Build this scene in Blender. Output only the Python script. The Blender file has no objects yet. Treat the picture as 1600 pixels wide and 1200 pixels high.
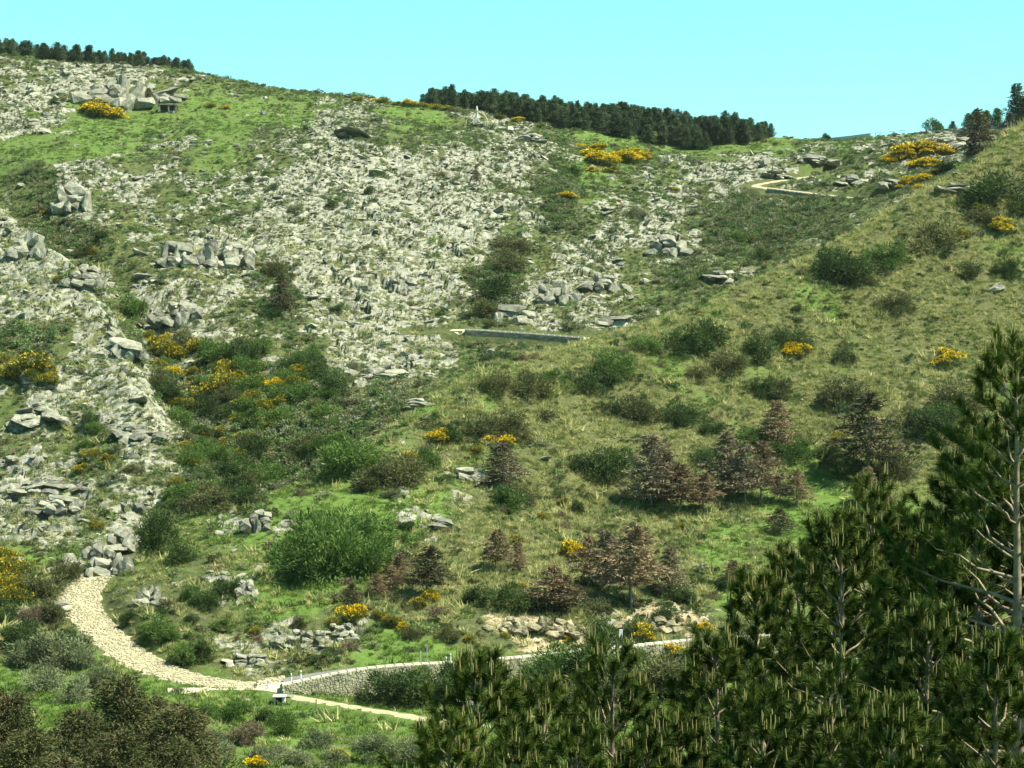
import bpy, bmesh, math, random
import numpy as np
from mathutils import Vector, Matrix, Euler

rng = np.random.default_rng(7)
random.seed(7)
R = math.radians
S = bpy.context.scene
COL = S.collection

# ------------------------------------------------------------------ camera, world, sun, exposure
F = 3125.0            # focal length in photo pixels (1600 wide)
VH = 550.0            # photo row of the true horizon
cam_d = bpy.data.cameras.new('camera')
cam_d.sensor_width = 36.0
cam_d.lens = 36.0 * F / 1600.0
cam_d.shift_y = -(600.0 - VH) / 1600.0
cam_d.clip_start = 0.5
cam_d.clip_end = 8000.0
cam = bpy.data.objects.new('camera', cam_d)
COL.objects.link(cam)
cam.location = (0, 0, 0)
cam.rotation_euler = (R(90), 0, 0)
S.camera = cam

SUN_EL, SUN_AZ = 57.0, 103.0     # azimuth measured from +Y (view direction) towards +X (right)
W = bpy.data.worlds.new('World')
S.world = W
W.use_nodes = True
nt = W.node_tree
nt.nodes.clear()
sky = nt.nodes.new('ShaderNodeTexSky')
sky.sky_type = 'NISHITA'
sky.sun_disc = False
sky.sun_elevation = R(SUN_EL)
sky.sun_rotation = R(SUN_AZ)
sky.altitude = 1200
sky.air_density = 1.0
sky.dust_density = 0.6
sky.ozone_density = 1.0
tint = nt.nodes.new('ShaderNodeMix')
tint.data_type = 'RGBA'
tint.blend_type = 'MULTIPLY'
tint.inputs[0].default_value = 1.0
tint.inputs[7].default_value = (0.62, 1.14, 0.90, 1)
bg = nt.nodes.new('ShaderNodeBackground')
bg.inputs[1].default_value = 0.08
wo = nt.nodes.new('ShaderNodeOutputWorld')
nt.links.new(sky.outputs[0], tint.inputs[6])
nt.links.new(tint.outputs[2], bg.inputs[0])
nt.links.new(bg.outputs[0], wo.inputs[0])

sd = bpy.data.lights.new('sun', 'SUN')
sd.energy = 5.0
sd.angle = R(0.53)
sd.color = (1.0, 0.94, 0.78)
sun = bpy.data.objects.new('sun', sd)
COL.objects.link(sun)
sl = Vector((math.sin(R(SUN_AZ)) * math.cos(R(SUN_EL)), math.cos(R(SUN_AZ)) * math.cos(R(SUN_EL)), math.sin(R(SUN_EL))))
sun.rotation_euler = sl.to_track_quat('Z', 'Y').to_euler()

vs = S.view_settings
vs.view_transform = 'Standard'
vs.look = 'None'
vs.exposure = 1.56
vs.gamma = 1.0
S.render.engine = 'CYCLES'
S.cycles.max_bounces = 3
S.cycles.diffuse_bounces = 2
S.cycles.glossy_bounces = 1
S.cycles.transmission_bounces = 2
S.cycles.transparent_max_bounces = 4
S.cycles.volume_bounces = 0

# ------------------------------------------------------------------ helpers
def tag(o, label=None, cat=None, group=None, kind=None):
    if label: o['label'] = label
    if cat: o['category'] = cat
    if group: o['group'] = group
    if kind: o['kind'] = kind
    return o

def mesh_np(name, V, T, mats=(), idx=None, smooth=False):
    """mesh from numpy vertices and polygons (all of the same corner count)"""
    V = np.asarray(V, dtype=np.float32)
    T = np.asarray(T, dtype=np.int32)
    me = bpy.data.meshes.new(name)
    k = T.shape[1]
    me.vertices.add(len(V))
    me.vertices.foreach_set('co', V.ravel())
    me.loops.add(T.size)
    me.loops.foreach_set('vertex_index', T.ravel())
    me.polygons.add(len(T))
    me.polygons.foreach_set('loop_start', np.arange(0, T.size, k, dtype=np.int32))
    me.polygons.foreach_set('loop_total', np.full(len(T), k, dtype=np.int32))
    for m in mats: me.materials.append(m)
    if idx is not None: me.polygons.foreach_set('material_index', np.asarray(idx, dtype=np.int32))
    me.polygons.foreach_set('use_smooth', np.full(len(T), smooth, dtype=bool))
    me.update(calc_edges=True)
    return me

def obj(name, me, parent=None, loc=(0, 0, 0), rot=(0, 0, 0), scl=(1, 1, 1)):
    o = bpy.data.objects.new(name, me)
    COL.objects.link(o)
    o.location = loc; o.rotation_euler = rot; o.scale = scl
    if parent: o.parent = parent
    return o

def empty(name, loc, rz=0.0, scl=(1, 1, 1)):
    o = obj(name, None, None, loc, (0, 0, rz), scl)
    o.empty_display_size = 0.3
    return o

def smooth01(a, b, x):
    t = np.clip((x - a) / (b - a), 0, 1)
    return t * t * (3 - 2 * t)

# --- vectorised noise
def _hash(i, j, s):
    n = (i.astype(np.int64) * 374761393 + j.astype(np.int64) * 668265263 + s * 974634721) & 0x7fffffff
    n = ((n ^ (n >> 13)) * 1274126177) & 0x7fffffff
    n = (n ^ (n >> 16)) & 0xffffff
    return n / float(0xffffff)

def vnoise(x, y, s=0):
    i = np.floor(x); j = np.floor(y)
    fx = x - i; fy = y - j
    fx = fx * fx * (3 - 2 * fx); fy = fy * fy * (3 - 2 * fy)
    i = i.astype(np.int64); j = j.astype(np.int64)
    a = _hash(i, j, s); b = _hash(i + 1, j, s); c = _hash(i, j + 1, s); d = _hash(i + 1, j + 1, s)
    return (a * (1 - fx) + b * fx) * (1 - fy) + (c * (1 - fx) + d * fx) * fy

def fbm(x, y, s=0, o=4):
    r = 0; a = 0.5; t = 0
    for k in range(o):
        r = r + a * vnoise(x, y, s + 17 * k); t += a
        x = x * 2.03 + 5.1; y = y * 2.03 + 1.7; a *= 0.5
    return r / t

def worley(x, y, s=0):
    i = np.floor(x).astype(np.int64); j = np.floor(y).astype(np.int64)
    d1 = np.full(x.shape, 9.0); d2 = np.full(x.shape, 9.0); c = np.zeros(x.shape)
    for di in (-1, 0, 1):
        for dj in (-1, 0, 1):
            px = i + di + _hash(i + di, j + dj, s + 1); py = j + dj + _hash(i + di, j + dj, s + 2)
            d = np.hypot(px - x, py - y)
            h = _hash(i + di, j + dj, s + 3)
            near = d < d1
            d2 = np.where(near, d1, np.minimum(d2, d))
            c = np.where(near, h, c)
            d1 = np.where(near, d, d1)
    return d1, d2, c

def facets(x, y, s, tilt):
    """broken bedrock: every cell a tilted block, cracks between"""
    i = np.floor(x).astype(np.int64); j = np.floor(y).astype(np.int64)
    d1 = np.full(x.shape, 9.0); d2 = np.full(x.shape, 9.0); h = np.zeros(x.shape)
    for di in (-1, 0, 1):
        for dj in (-1, 0, 1):
            a, b = i + di, j + dj
            px = a + _hash(a, b, s + 1); py = b + _hash(a, b, s + 2)
            dx, dy = x - px, y - py
            d = np.maximum(np.abs(dx + 0.3 * dy), np.abs(dy - 0.3 * dx)) * 0.7 + 0.3 * np.hypot(dx, dy)
            hh = _hash(a, b, s + 3) - 0.4 + tilt * (dx * (_hash(a, b, s + 4) - 0.55) * 2 + dy * (_hash(a, b, s + 5) - 0.5) * 2)
            near = d < d1
            d2 = np.where(near, d1, np.minimum(d2, d)); h = np.where(near, hh, h); d1 = np.where(near, d, d1)
    return h, d2 - d1

# ------------------------------------------------------------------ materials
def mat(name):
    m = bpy.data.materials.new(name)
    m.use_nodes = True
    n = m.node_tree
    b = n.nodes['Principled BSDF']
    b.inputs['Roughness'].default_value = 0.9
    b.inputs['Specular IOR Level'].default_value = 0.15
    return m, n, b

def N(n, t, **kw):
    x = n.nodes.new(t)
    for k, v in kw.items(): setattr(x, k, v)
    return x

def ramp(n, stops):
    r = n.nodes.new('ShaderNodeValToRGB')
    e = r.color_ramp.elements
    while len(e) < len(stops): e.new(0.5)
    for q, (p, c) in zip(e, stops):
        q.position = p; q.color = (c[0], c[1], c[2], 1)
    return r

def noise(n, scale, detail=4, rough=0.6, vec=None):
    x = n.nodes.new('ShaderNodeTexNoise')
    x.inputs['Scale'].default_value = scale
    x.inputs['Detail'].default_value = detail
    x.inputs['Roughness'].default_value = rough
    if vec is not None: n.links.new(vec, x.inputs['Vector'])
    return x

def mixc(n, a, b, f, mode='MIX'):
    x = n.nodes.new('ShaderNodeMix')
    x.data_type = 'RGBA'; x.blend_type = mode
    for s, v in ((0, f), (6, a), (7, b)):
        if isinstance(v, (int, float)): x.inputs[s].default_value = v
        elif isinstance(v, tuple): x.inputs[s].default_value = (v[0], v[1], v[2], 1)
        else: n.links.new(v, x.inputs[s])
    return x.outputs[2]

def math_n(n, op, a, b=None, clamp=False):
    x = n.nodes.new('ShaderNodeMath'); x.operation = op; x.use_clamp = clamp
    for s, v in ((0, a), (1, b)):
        if v is None: continue
        if isinstance(v, (int, float)): x.inputs[s].default_value = v
        else: n.links.new(v, x.inputs[s])
    return x.outputs[0]

ROCK_A, ROCK_B, ROCK_C = (0.115, 0.12, 0.096), (0.235, 0.238, 0.187), (0.37, 0.37, 0.288)
def rock_colour(n, vec, scale=1.0):
    n1 = noise(n, 0.55 * scale, 6, 0.65, vec)
    r1 = ramp(n, [(0.32, ROCK_A), (0.5, ROCK_B), (0.68, ROCK_C)])
    n.links.new(n1.outputs[0], r1.inputs[0])
    n2 = noise(n, 2.3 * scale, 5, 0.7, vec)
    r2 = ramp(n, [(0.52, (0, 0, 0)), (0.66, (1, 1, 1))])
    n.links.new(n2.outputs[0], r2.inputs[0])
    c = mixc(n, r1.outputs[0], (0.17, 0.175, 0.085), math_n(n, 'MULTIPLY', r2.outputs[0], 0.45))
    n3 = noise(n, 6.0 * scale, 4, 0.7, vec)
    r3 = ramp(n, [(0.35, (0.35, 0.35, 0.36)), (0.6, (1.05, 1.05, 1.05))])
    n.links.new(n3.outputs[0], r3.inputs[0])
    return mixc(n, c, r3.outputs[0], 0.7, 'MULTIPLY'), n2, n3

def make_rock(name, tintc=(1, 1, 1), scale=1.0):
    m, n, b = mat(name)
    geo = N(n, 'ShaderNodeNewGeometry')
    c, n2, n3 = rock_colour(n, geo.outputs['Position'], scale)
    oi = N(n, 'ShaderNodeObjectInfo')
    r = ramp(n, [(0, (0.62, 0.63, 0.62)), (0.5, (0.92, 0.92, 0.90)), (1, (1.22, 1.2, 1.14))])
    n.links.new(oi.outputs['Random'], r.inputs[0])
    c = mixc(n, c, r.outputs[0], 1.0, 'MULTIPLY')
    c = mixc(n, c, tintc, 1.0, 'MULTIPLY')
    n.links.new(c, b.inputs['Base Color'])
    bu = N(n, 'ShaderNodeBump'); bu.inputs['Strength'].default_value = 0.7; bu.inputs['Distance'].default_value = 0.25
    n.links.new(n2.outputs[0], bu.inputs['Height'])
    n.links.new(bu.outputs[0], b.inputs['Normal'])
    return m

M_ROCK = make_rock('granite_rock')
M_TANROCK = make_rock('ochre_bank_rock', (1.12, 1.0, 0.80))

def leaf_mat(name, c0, c1, rand=0.5, trans=0.25, scale=3.0, dead=None):
    """foliage colour varies per thing and over the leaves"""
    m, n, b = mat(name)
    oi = N(n, 'ShaderNodeObjectInfo')
    geo = N(n, 'ShaderNodeNewGeometry')
    ns = noise(n, scale, 3, 0.6, geo.outputs['Position'])
    f = math_n(n, 'ADD', math_n(n, 'MULTIPLY', oi.outputs['Random'], rand), math_n(n, 'MULTIPLY', ns.outputs[0], 1.0 - rand * 0.5))
    r = ramp(n, [(0.25, c0), (0.85, c1)])
    n.links.new(f, r.inputs[0])
    col = r.outputs[0]
    if dead:
        n2 = noise(n, scale * 0.5, 2, 0.5, geo.outputs['Position'])
        r2 = ramp(n, [(0.5, (0, 0, 0)), (0.62, (1, 1, 1))])
        n.links.new(n2.outputs[0], r2.inputs[0])
        col = mixc(n, col, dead, r2.outputs[0])
    n.links.new(col, b.inputs['Base Color'])
    b.inputs['Roughness'].default_value = 0.75
    tr = N(n, 'ShaderNodeBsdfTranslucent')
    n.links.new(col, tr.inputs[0])
    mx = N(n, 'ShaderNodeMixShader'); mx.inputs[0].default_value = trans
    n.links.new(b.outputs[0], mx.inputs[1]); n.links.new(tr.outputs[0], mx.inputs[2])
    n.links.new(mx.outputs[0], n.nodes['Material Output'].inputs[0])
    return m

M_BUSH_DARK = leaf_mat('dark_green_leaves', (0.021, 0.043, 0.011), (0.052, 0.086, 0.022))
M_BUSH_MID = leaf_mat('green_leaves', (0.038, 0.080, 0.014), (0.085, 0.145, 0.030))
M_BUSH_OLIVE = leaf_mat('olive_leaves', (0.050, 0.062, 0.022), (0.105, 0.115, 0.042))
M_BUSH_GREY = leaf_mat('grey_green_leaves', (0.085, 0.11, 0.05), (0.18, 0.205, 0.10))
M_BUSH_BROWN = leaf_mat('brown_twigs', (0.09, 0.07, 0.045), (0.17, 0.135, 0.085))
M_BROOM = leaf_mat('broom_stems', (0.035, 0.065, 0.016), (0.085, 0.115, 0.025))
M_YELLOW = leaf_mat('yellow_blossom', (0.55, 0.36, 0.004), (0.74, 0.52, 0.012), 0.5, 0.15)
M_YDULL = leaf_mat('dull_yellow_blossom', (0.26, 0.19, 0.006), (0.42, 0.30, 0.008), 0.5, 0.15)
M_PINE_FAR = leaf_mat('far_pine_needles', (0.030, 0.054, 0.026), (0.070, 0.105, 0.048), 0.6, 0.2, 1.0)
M_PINE_DEAD = leaf_mat('dead_brown_needles', (0.088, 0.066, 0.034), (0.185, 0.138, 0.076), 0.5, 0.15, 1.0)
M_PINE_DEADGREY = leaf_mat('dead_grey_needles', (0.085, 0.073, 0.045), (0.175, 0.150, 0.092), 0.5, 0.15, 1.0)
M_PINE_HALF = leaf_mat('half_dead_needles', (0.028, 0.042, 0.018), (0.07, 0.075, 0.03), 0.4, 0.15, 1.2, dead=(0.10, 0.068, 0.04))
M_PINE_SICK = leaf_mat('singed_needles', (0.034, 0.045, 0.014), (0.082, 0.090, 0.030), 0.4, 0.15, 0.9, dead=(0.086, 0.076, 0.034))
M_NEEDLE = leaf_mat('young_pine_needles', (0.017, 0.036, 0.005), (0.080, 0.115, 0.015), 0.3, 0.10, 5.0)
M_CANDLE, _n, _b = mat('pale_pine_shoots')
_b.inputs['Base Color'].default_value = (0.185, 0.17, 0.06, 1)
M_GRASS_GREEN = leaf_mat('lush_grass_blades', (0.055, 0.105, 0.014), (0.12, 0.19, 0.034), 0.5, 0.3, 0.4)
M_GRASS_DRY = leaf_mat('pale_tussock_blades', (0.095, 0.145, 0.032), (0.38, 0.37, 0.15), 0.9, 0.3, 0.9)
M_HEATH = [leaf_mat('heath_leaves_dark', (0.030, 0.062, 0.020), (0.085, 0.13, 0.042), 0.8, 0.15, 2.0), leaf_mat('heath_leaves_green', (0.06, 0.105, 0.03), (0.13, 0.20, 0.06), 0.8, 0.15, 2.0),
           leaf_mat('heath_leaves_grey', (0.09, 0.11, 0.055), (0.19, 0.21, 0.11), 0.8, 0.15, 2.0), leaf_mat('heath_leaves_olive', (0.075, 0.08, 0.035), (0.17, 0.165, 0.075), 0.8, 0.15, 2.0)]

def plain(name, c, c2=None, scale=4.0, rough=0.85, metal=0.0):
    m, n, b = mat(name)
    geo = N(n, 'ShaderNodeNewGeometry')
    ns = noise(n, scale, 5, 0.65, geo.outputs['Position'])
    r = ramp(n, [(0.3, c), (0.7, c2 or tuple(min(1, q * 1.35) for q in c))])
    n.links.new(ns.outputs[0], r.inputs[0])
    n.links.new(r.outputs[0], b.inputs['Base Color'])
    b.inputs['Roughness'].default_value = rough
    b.inputs['Metallic'].default_value = metal
    return m

M_BARK = plain('grey_brown_bark', (0.10, 0.078, 0.048), (0.30, 0.245, 0.16), 9.0)
M_BARKDEAD = plain('weathered_dead_bark', (0.10, 0.085, 0.07), (0.20, 0.17, 0.14), 5.0)
M_MORTAR = plain('wall_mortar', (0.20, 0.19, 0.15), (0.30, 0.28, 0.22), 3.0)
M_COPING = plain('pale_coping', (0.30, 0.285, 0.22), (0.44, 0.42, 0.33), 2.0)
M_STONE = make_rock('wall_masonry', (1.35, 1.32, 1.15), 1.5)
M_STONE_GREY = make_rock('grey_wall_masonry', (0.98, 0.99, 0.94), 1.5)
M_TRACK = plain('worn_cobble_bed', (0.22, 0.195, 0.115), (0.34, 0.305, 0.19), 1.2)
M_SLAB = plain('paving_stone', (0.20, 0.185, 0.115), (0.46, 0.42, 0.28), 0.9)
M_GRAVEL = plain('pale_gravel', (0.30, 0.275, 0.19), (0.44, 0.41, 0.30), 0.8)
M_ASPHALT = plain('faded_asphalt', (0.10, 0.10, 0.095), (0.17, 0.165, 0.15), 1.0)
M_WHITE = plain('white_post_paint', (0.62, 0.62, 0.58), (0.78, 0.78, 0.74), 4.0)
M_STEEL = plain('galvanised_steel', (0.28, 0.31, 0.33), (0.40, 0.43, 0.45), 3.0, 0.5, 0.3)
M_RAIL_AND_SHADE = plain('weathered_rail_and_recess_shade', (0.05, 0.06, 0.065), (0.09, 0.10, 0.10), 2.0)  # rail colour, also painted as shade inside the concrete box
M_CONC = plain('pale_concrete', (0.34, 0.33, 0.29), (0.48, 0.46, 0.41), 2.0)
M_RUST = plain('rusted_iron_arch', (0.36, 0.28, 0.18), (0.52, 0.42, 0.30), 1.0)
M_OPENING_SHADE = plain('painted_opening_shade', (0.05, 0.04, 0.03), (0.10, 0.08, 0.06), 2.0)  # near-black brown that paints the shade inside the shelter

# ------------------------------------------------------------------ terrain: lofted from feature lines
# each feature line: list of (photo column u, depth y, photo row v)
def zz(y, z): return VH - F * z / y
L = []
L.append([(-400, 4, zz(4, -2.6)), (2000, 4, zz(4, -2.6))])
L.append([(-400, 30, zz(30, -11)), (2000, 30, zz(30, -11))])
L.append([(-400, 130, zz(130, -37)), (2000, 130, zz(130, -37))])
L.append([(-400, 178, 1225), (2000, 178, 1225)])
foot = [(-400, 213, 1125), (0, 214, 1112), (100, 217, 1104), (200, 220, 1096), (300, 223, 1091), (440, 225.5, 1087), (560, 229, 1088), (750, 235.5, 1070), (900, 242, 1048), (1100, 250, 1026), (1250, 255, 1025), (1400, 258, 1018), (1600, 262, 1010), (2000, 270, 1000)]
top = [(-400, 214, 1120), (0, 215, 1106), (100, 218, 1098), (200, 221, 1088), (300, 224, 1081), (440, 226.2, 1072), (560, 229.8, 1055), (750, 236.3, 1041), (900, 242.8, 1027), (1100, 250.8, 1007), (1250, 255.8, 998), (1400, 258.8, 990), (1600, 262.8, 982), (2000, 270.8, 965)]
L.append(foot)
L.append(top)
L.append([(u, y + 5.5, zz(y + 5.5, (VH - v) / F * y)) for u, y, v in top])
L.append([(-400, 228, 1075), (0, 230, 1062), (100, 233, 1052), (200, 236, 1040), (300, 237, 1043), (440, 239, 1035), (560, 243, 1005), (750, 249, 982), (900, 255, 970), (1100, 264, 962), (1250, 269, 950), (1400, 272, 940), (1600, 276, 930), (2000, 285, 915)])
L.append([(-400, 252, 985), (0, 254, 968), (100, 257, 945), (200, 261, 925), (300, 264, 900), (440, 270, 868), (560, 275, 850), (750, 285, 850), (900, 295, 845), (1100, 305, 830), (1250, 312, 820), (1400, 318, 800), (1600, 325, 785), (2000, 340, 760)])
L.append([(-400, 268, 930), (0, 269, 918), (100, 270, 908), (200, 275, 882), (300, 280, 845), (440, 287, 806), (560, 298, 768), (750, 320, 700), (900, 335, 680), (1100, 355, 640), (1250, 370, 605), (1400, 380, 560), (1600, 395, 505), (2000, 420, 440)])
crest = [(-400, 284, 892), (0, 285, 888), (100, 286, 884), (170, 287, 868), (200, 288, 855), (300, 293, 808), (440, 303, 767), (560, 318, 708), (640, 333, 645), (750, 352, 584), (900, 375, 535), (1000, 390, 508), (1100, 402, 472), (1250, 420, 406), (1400, 442, 322), (1500, 458, 268), (1600, 475, 197), (2000, 520, 20)]
L.append(crest)
drop = lambda u: float(np.interp(u, [0, 150, 250, 440, 640, 900, 2000], [-3, -2, 2.5, 4, 6, 9, 10]))
L.append([(u, y + 16, zz(y + 16, (VH - v) / F * y - drop(u))) for u, y, v in crest])
L.append([(-400, 325, 810), (0, 327, 800), (100, 329, 790), (200, 332, 765), (300, 343, 728), (440, 360, 688), (560, 375, 648), (640, 388, 615), (750, 408, 568), (900, 432, 523), (1000, 450, 490), (1100, 464, 452), (1250, 495, 392), (1400, 522, 313), (1500, 538, 262), (1600, 560, 205), (2000, 600, 80)])
L.append([(-400, 400, 580), (0, 400, 560), (200, 405, 540), (440, 430, 500), (640, 455, 470), (750, 470, 440), (900, 490, 412), (1100, 520, 368), (1250, 545, 328), (1400, 570, 285), (1500, 588, 248), (1600, 612, 207), (2000, 640, 110)])
L.append([(-400, 480, 390), (0, 482, 370), (200, 490, 350), (440, 507, 330), (640, 520, 320), (750, 530, 312), (900, 545, 305), (1100, 570, 300), (1250, 592, 276), (1400, 605, 253), (1500, 615, 232), (1600, 632, 206), (2000, 660, 130)])
L.append([(-400, 560, 205), (0, 560, 222), (200, 562, 228), (440, 570, 218), (600, 572, 222), (750, 580, 235), (900, 592, 250), (1100, 607, 262), (1250, 617, 250), (1400, 622, 238), (1500, 632, 218), (1600, 645, 204), (2000, 675, 140)])
L.append([(-400, 605, 130), (0, 605, 165), (200, 612, 180), (440, 616, 178), (600, 620, 182), (750, 627, 200), (900, 632, 220), (1100, 640, 237), (1250, 645, 233), (1400, 648, 223), (1500, 652, 212), (1600, 662, 203), (2000, 690, 145)])
sky_l = [(-400, 680, 40), (0, 672, 85), (150, 671, 100), (300, 668, 116), (440, 668, 146), (560, 668, 154), (650, 668, 164), (750, 672, 174), (900, 674, 192), (1050, 674, 211), (1200, 670, 223), (1300, 668, 228), (1400, 668, 216), (1500, 672, 207), (1600, 682, 200), (2000, 705, 148)]
L.append(sky_l)
L.append([(u, y + 110, zz(y + 110, (VH - v) / F * y - 4.0)) for u, y, v in sky_l])
L.append([(u, 3500, zz(3500, (VH - v) / F * y - 90.0)) for u, y, v in sky_l])

def pchip(x, y, q):
    """monotone cubic through (x,y) at q"""
    x = np.asarray(x, float); y = np.asarray(y, float)
    h = np.diff(x); d = np.diff(y) / h
    m = np.zeros(len(x))
    if len(x) == 2: m[:] = d[0]
    else:
        same = d[:-1] * d[1:] > 0
        w1 = 2 * h[1:] + h[:-1]; w2 = h[1:] + 2 * h[:-1]
        with np.errstate(divide='ignore', invalid='ignore'):
            hm = (w1 + w2) / (w1 / d[:-1] + w2 / d[1:])
        m[1:-1] = np.where(same, hm, 0)
        m[0] = d[0]; m[-1] = d[-1]
    q = np.clip(q, x[0], x[-1])
    k = np.clip(np.searchsorted(x, q) - 1, 0, len(x) - 2)
    t = (q - x[k]) / h[k]
    return ((1 + 2 * t) * (1 - t) ** 2 * y[k] + t * (1 - t) ** 2 * h[k] * m[k] + t * t * (3 - 2 * t) * y[k + 1] + t * t * (t - 1) * h[k] * m[k + 1])

U = np.concatenate([np.linspace(-8000, -500, 16, endpoint=False), np.linspace(-500, -80, 40, endpoint=False), np.linspace(-80, 1680, 760, endpoint=False), np.linspace(1680, 2100, 40, endpoint=False), np.linspace(2100, 9600, 17)])
Y = np.concatenate([np.linspace(4, 60, 24, endpoint=False), np.linspace(60, 175, 50, endpoint=False), np.linspace(175, 300, 260, endpoint=False), np.linspace(300, 690, 420, endpoint=False), np.linspace(690, 800, 14, endpoint=False), np.geomspace(800, 3500, 12)])
NU, NY = len(U), len(Y)
KY = np.array([pchip([p[0] for p in l], [p[1] for p in l], U) for l in L])       # knots x columns
KZ = np.array([pchip([p[0] for p in l], [(VH - p[2]) / F * p[1] for p in l], U) for l in L])
KZ = (VH - np.array([pchip([p[0] for p in l], [p[2] for p in l], U) for l in L])) / F * KY
Z = np.zeros((NU, NY)); KP = np.zeros((NU, NY))
for i in range(NU):
    Z[i] = pchip(KY[:, i], KZ[:, i], Y)
    KP[i] = np.interp(Y, KY[:, i], np.arange(len(L)))
UU, YY = np.meshgrid(U, Y, indexing='ij')
XX = (UU - 800) / F * YY
SPUR_END = 10.3
far = smooth01(SPUR_END, SPUR_END + 0.8, KP)          # 1 on the far slope, 0 on the near side

# ---- ground cover, one letter per 50 photo pixels
FARMAP = """
rrrrrrmmmmmmmmmmmmmmmmmmmmmmmmmm
rrrrrrmmmmmmmmmmmmmmmmmmmmmmmmmm
rrRRRrmmmmmrmggggggggggggggggggg
RRhhhhhhhhrrhhrrmmmmmmhhhhhhhhrr
hhhggrhhmrRrrmmrRmgghhhhhrgrrRrr
mSRrRrrrrRRRRRRRrSgmrrRRRrmmmrrr
rSRrrmrmRRRRRRRRRSmrrrmSSSmmrrrr
RSSrrRRRrRRRRRRrmrrrRRSSSmmrrrrr
RRRmrrrrSRRRRRRSrrRrmSrmmmmmmmmm
RRRrmRRrSRRRRRrSRRRrmmmmmmmmmmmm
rRRRSRrrrrRRRRmmmmmmmmmmmmmmmmmm
SSrRrSSSrSSRRrmmmmmmmmmmmmmmmmmm
rRrRrrSSSSSrSmmmmmmmmmmmmmmmmmmm
mrrrRrSSSSSSmmmmmmmmmmmmmmmmmmmm
mrmmrrSSSSSSmmmmmmmmmmmmmmmmmmmm
RRrmRSSSmmmmmmmmmmmmmmmmmmmmmmmm
RRmRmmmmmmmmmmmmmmmmmmmmmmmmmmmm
SRRRmmmmmmmmmmmmmmmmmmmmmmmmmmmm
SSmmmmmmmmmmmmmmmmmmmmmmmmmmmmmm
SSmmmmmmmmmmmmmmmmmmmmmmmmmmmmmm
SSmmmmmmmmmmmmmmmmmmmmmmmmmmmmmm
SSmmmmmmmmmmmmmmmmmmmmmmmmmmmmmm
SSmmmmmmmmmmmmmmmmmmmmmmmmmmmmmm
SSmmmmmmmmmmmmmmmmmmmmmmmmmmmmmm
"""
NEARMAP = """
dddddddddddddddddddddddddddddddd
dddddddddddddddddddddddddddddddd
dddddddddddddddddddddddddddddddd
dddddddddddddddddddddddddddddrrr
dddddddddddddddddddddddddddddrdd
ddddddddddddddddddddddddddddrddd
dddddddddddddddddddddddddddddddd
dddddddddddddddddddddddddddddddd
ddddddddddddddddddddddgddddddddd
dddddddddddddddddddddggddddddddd
ddddddddddddddddddgddddddddddddd
dddddddddddddddgddddddddddgddddd
ddddddddddddmgdgdddddddddddddddg
dddddddddddmgddddddddddddddddddg
ddddddddmmggmdwmddddddddgggddggg
dddddmmwGGggggwmddddgdddgGGggggg
mmmmmmmwwGGGGwddddddddgggGGggggg
mmmmmmmmgGGGgdddddddddgggGgggggg
mmGmmmmwgggmddddddmmmmgggggggggg
mmGmmmmmwwwwmmmbbbmbbbmggggggggg
GllgGggmwwwmggmmbmmmmmmmmmmmmmmm
llllllGGGlllllllllllllllllllllll
lllllGGGGGGGGGGlllllllllllllllll
lllllllllllGGGGGGlllllllllllllll
"""
#            rock  heath lush  dry   bare
COV = {'R': (1.0, 0.38, 0.30, 0.50, 0.0), 'r': (0.62, 0.56, 0.42, 0.45, 0.0), 'm': (0.30, 0.66, 0.45, 0.30, 0.0),
       'S': (0.10, 1.00, 0.25, 0.05, 0.0), 'G': (0.02, 0.08, 1.00, 0.08, 0.0), 'g': (0.06, 0.30, 0.80, 0.42, 0.0),
       'h': (0.02, 0.10, 0.80, 0.50, 0.0),
       'l': (0.03, 0.30, 0.95, 0.06, 0.0),
       'd': (0.08, 0.50, 0.42, 0.95, 0.0), 'w': (0.45, 0.50, 0.45, 0.30, 0.15), 'b': (0.55, 0.35, 0.20, 0.20, 1.0)}
def covmap(s):
    rows = [r for r in s.strip().split('\n')]
    return np.array([[COV[c] for c in r] for r in rows])      # 24 x 32 x 5
CF, CN = covmap(FARMAP), covmap(NEARMAP)
def bil(A, u, v):
    cx = np.clip(u / 50 - 0.5, 0, A.shape[1] - 1.001); cy = np.clip(v / 50 - 0.5, 0, A.shape[0] - 1.001)
    i = np.floor(cx).astype(int); j = np.floor(cy).astype(int); fx = (cx - i)[..., None]; fy = (cy - j)[..., None]
    return (A[j, i] * (1 - fx) + A[j, i + 1] * fx) * (1 - fy) + (A[j + 1, i] * (1 - fx) + A[j + 1, i + 1] * fx) * fy

def cover_at(u, v, x, y, fr):
    wu = (fbm(x / 9, y / 14, 3, 3) - 0.5) * 110; wv = (fbm(x / 9, y / 14, 9, 3) - 0.5) * 70
    c = bil(CF, u + wu, v + wv) * fr[..., None] + bil(CN, u + wu, v + wv) * (1 - fr[..., None])
    return c

VV = VH - F * Z / YY
cov = cover_at(UU, VV, XX, YY, far)
gp_ = (fbm(XX / 15, YY / 20, 27, 3) - 0.5) * (1 - far)
cov[..., 2] = np.clip(cov[..., 2] + gp_ * 1.5, 0, 1); cov[..., 3] = np.clip(cov[..., 3] - np.maximum(gp_, 0) * 1.6, 0, 1)
# sharpen rock cover with patchy noise
pn = fbm(XX / 4.0, YY / 6.0, 21, 4); pn2 = fbm(XX / 16, YY / 22, 23, 3)
rockm = np.clip(smooth01(0.30, 0.72, cov[..., 0] + (pn - 0.5) * 1.3 + (pn2 - 0.5) * 0.7), 0, 1)

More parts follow.
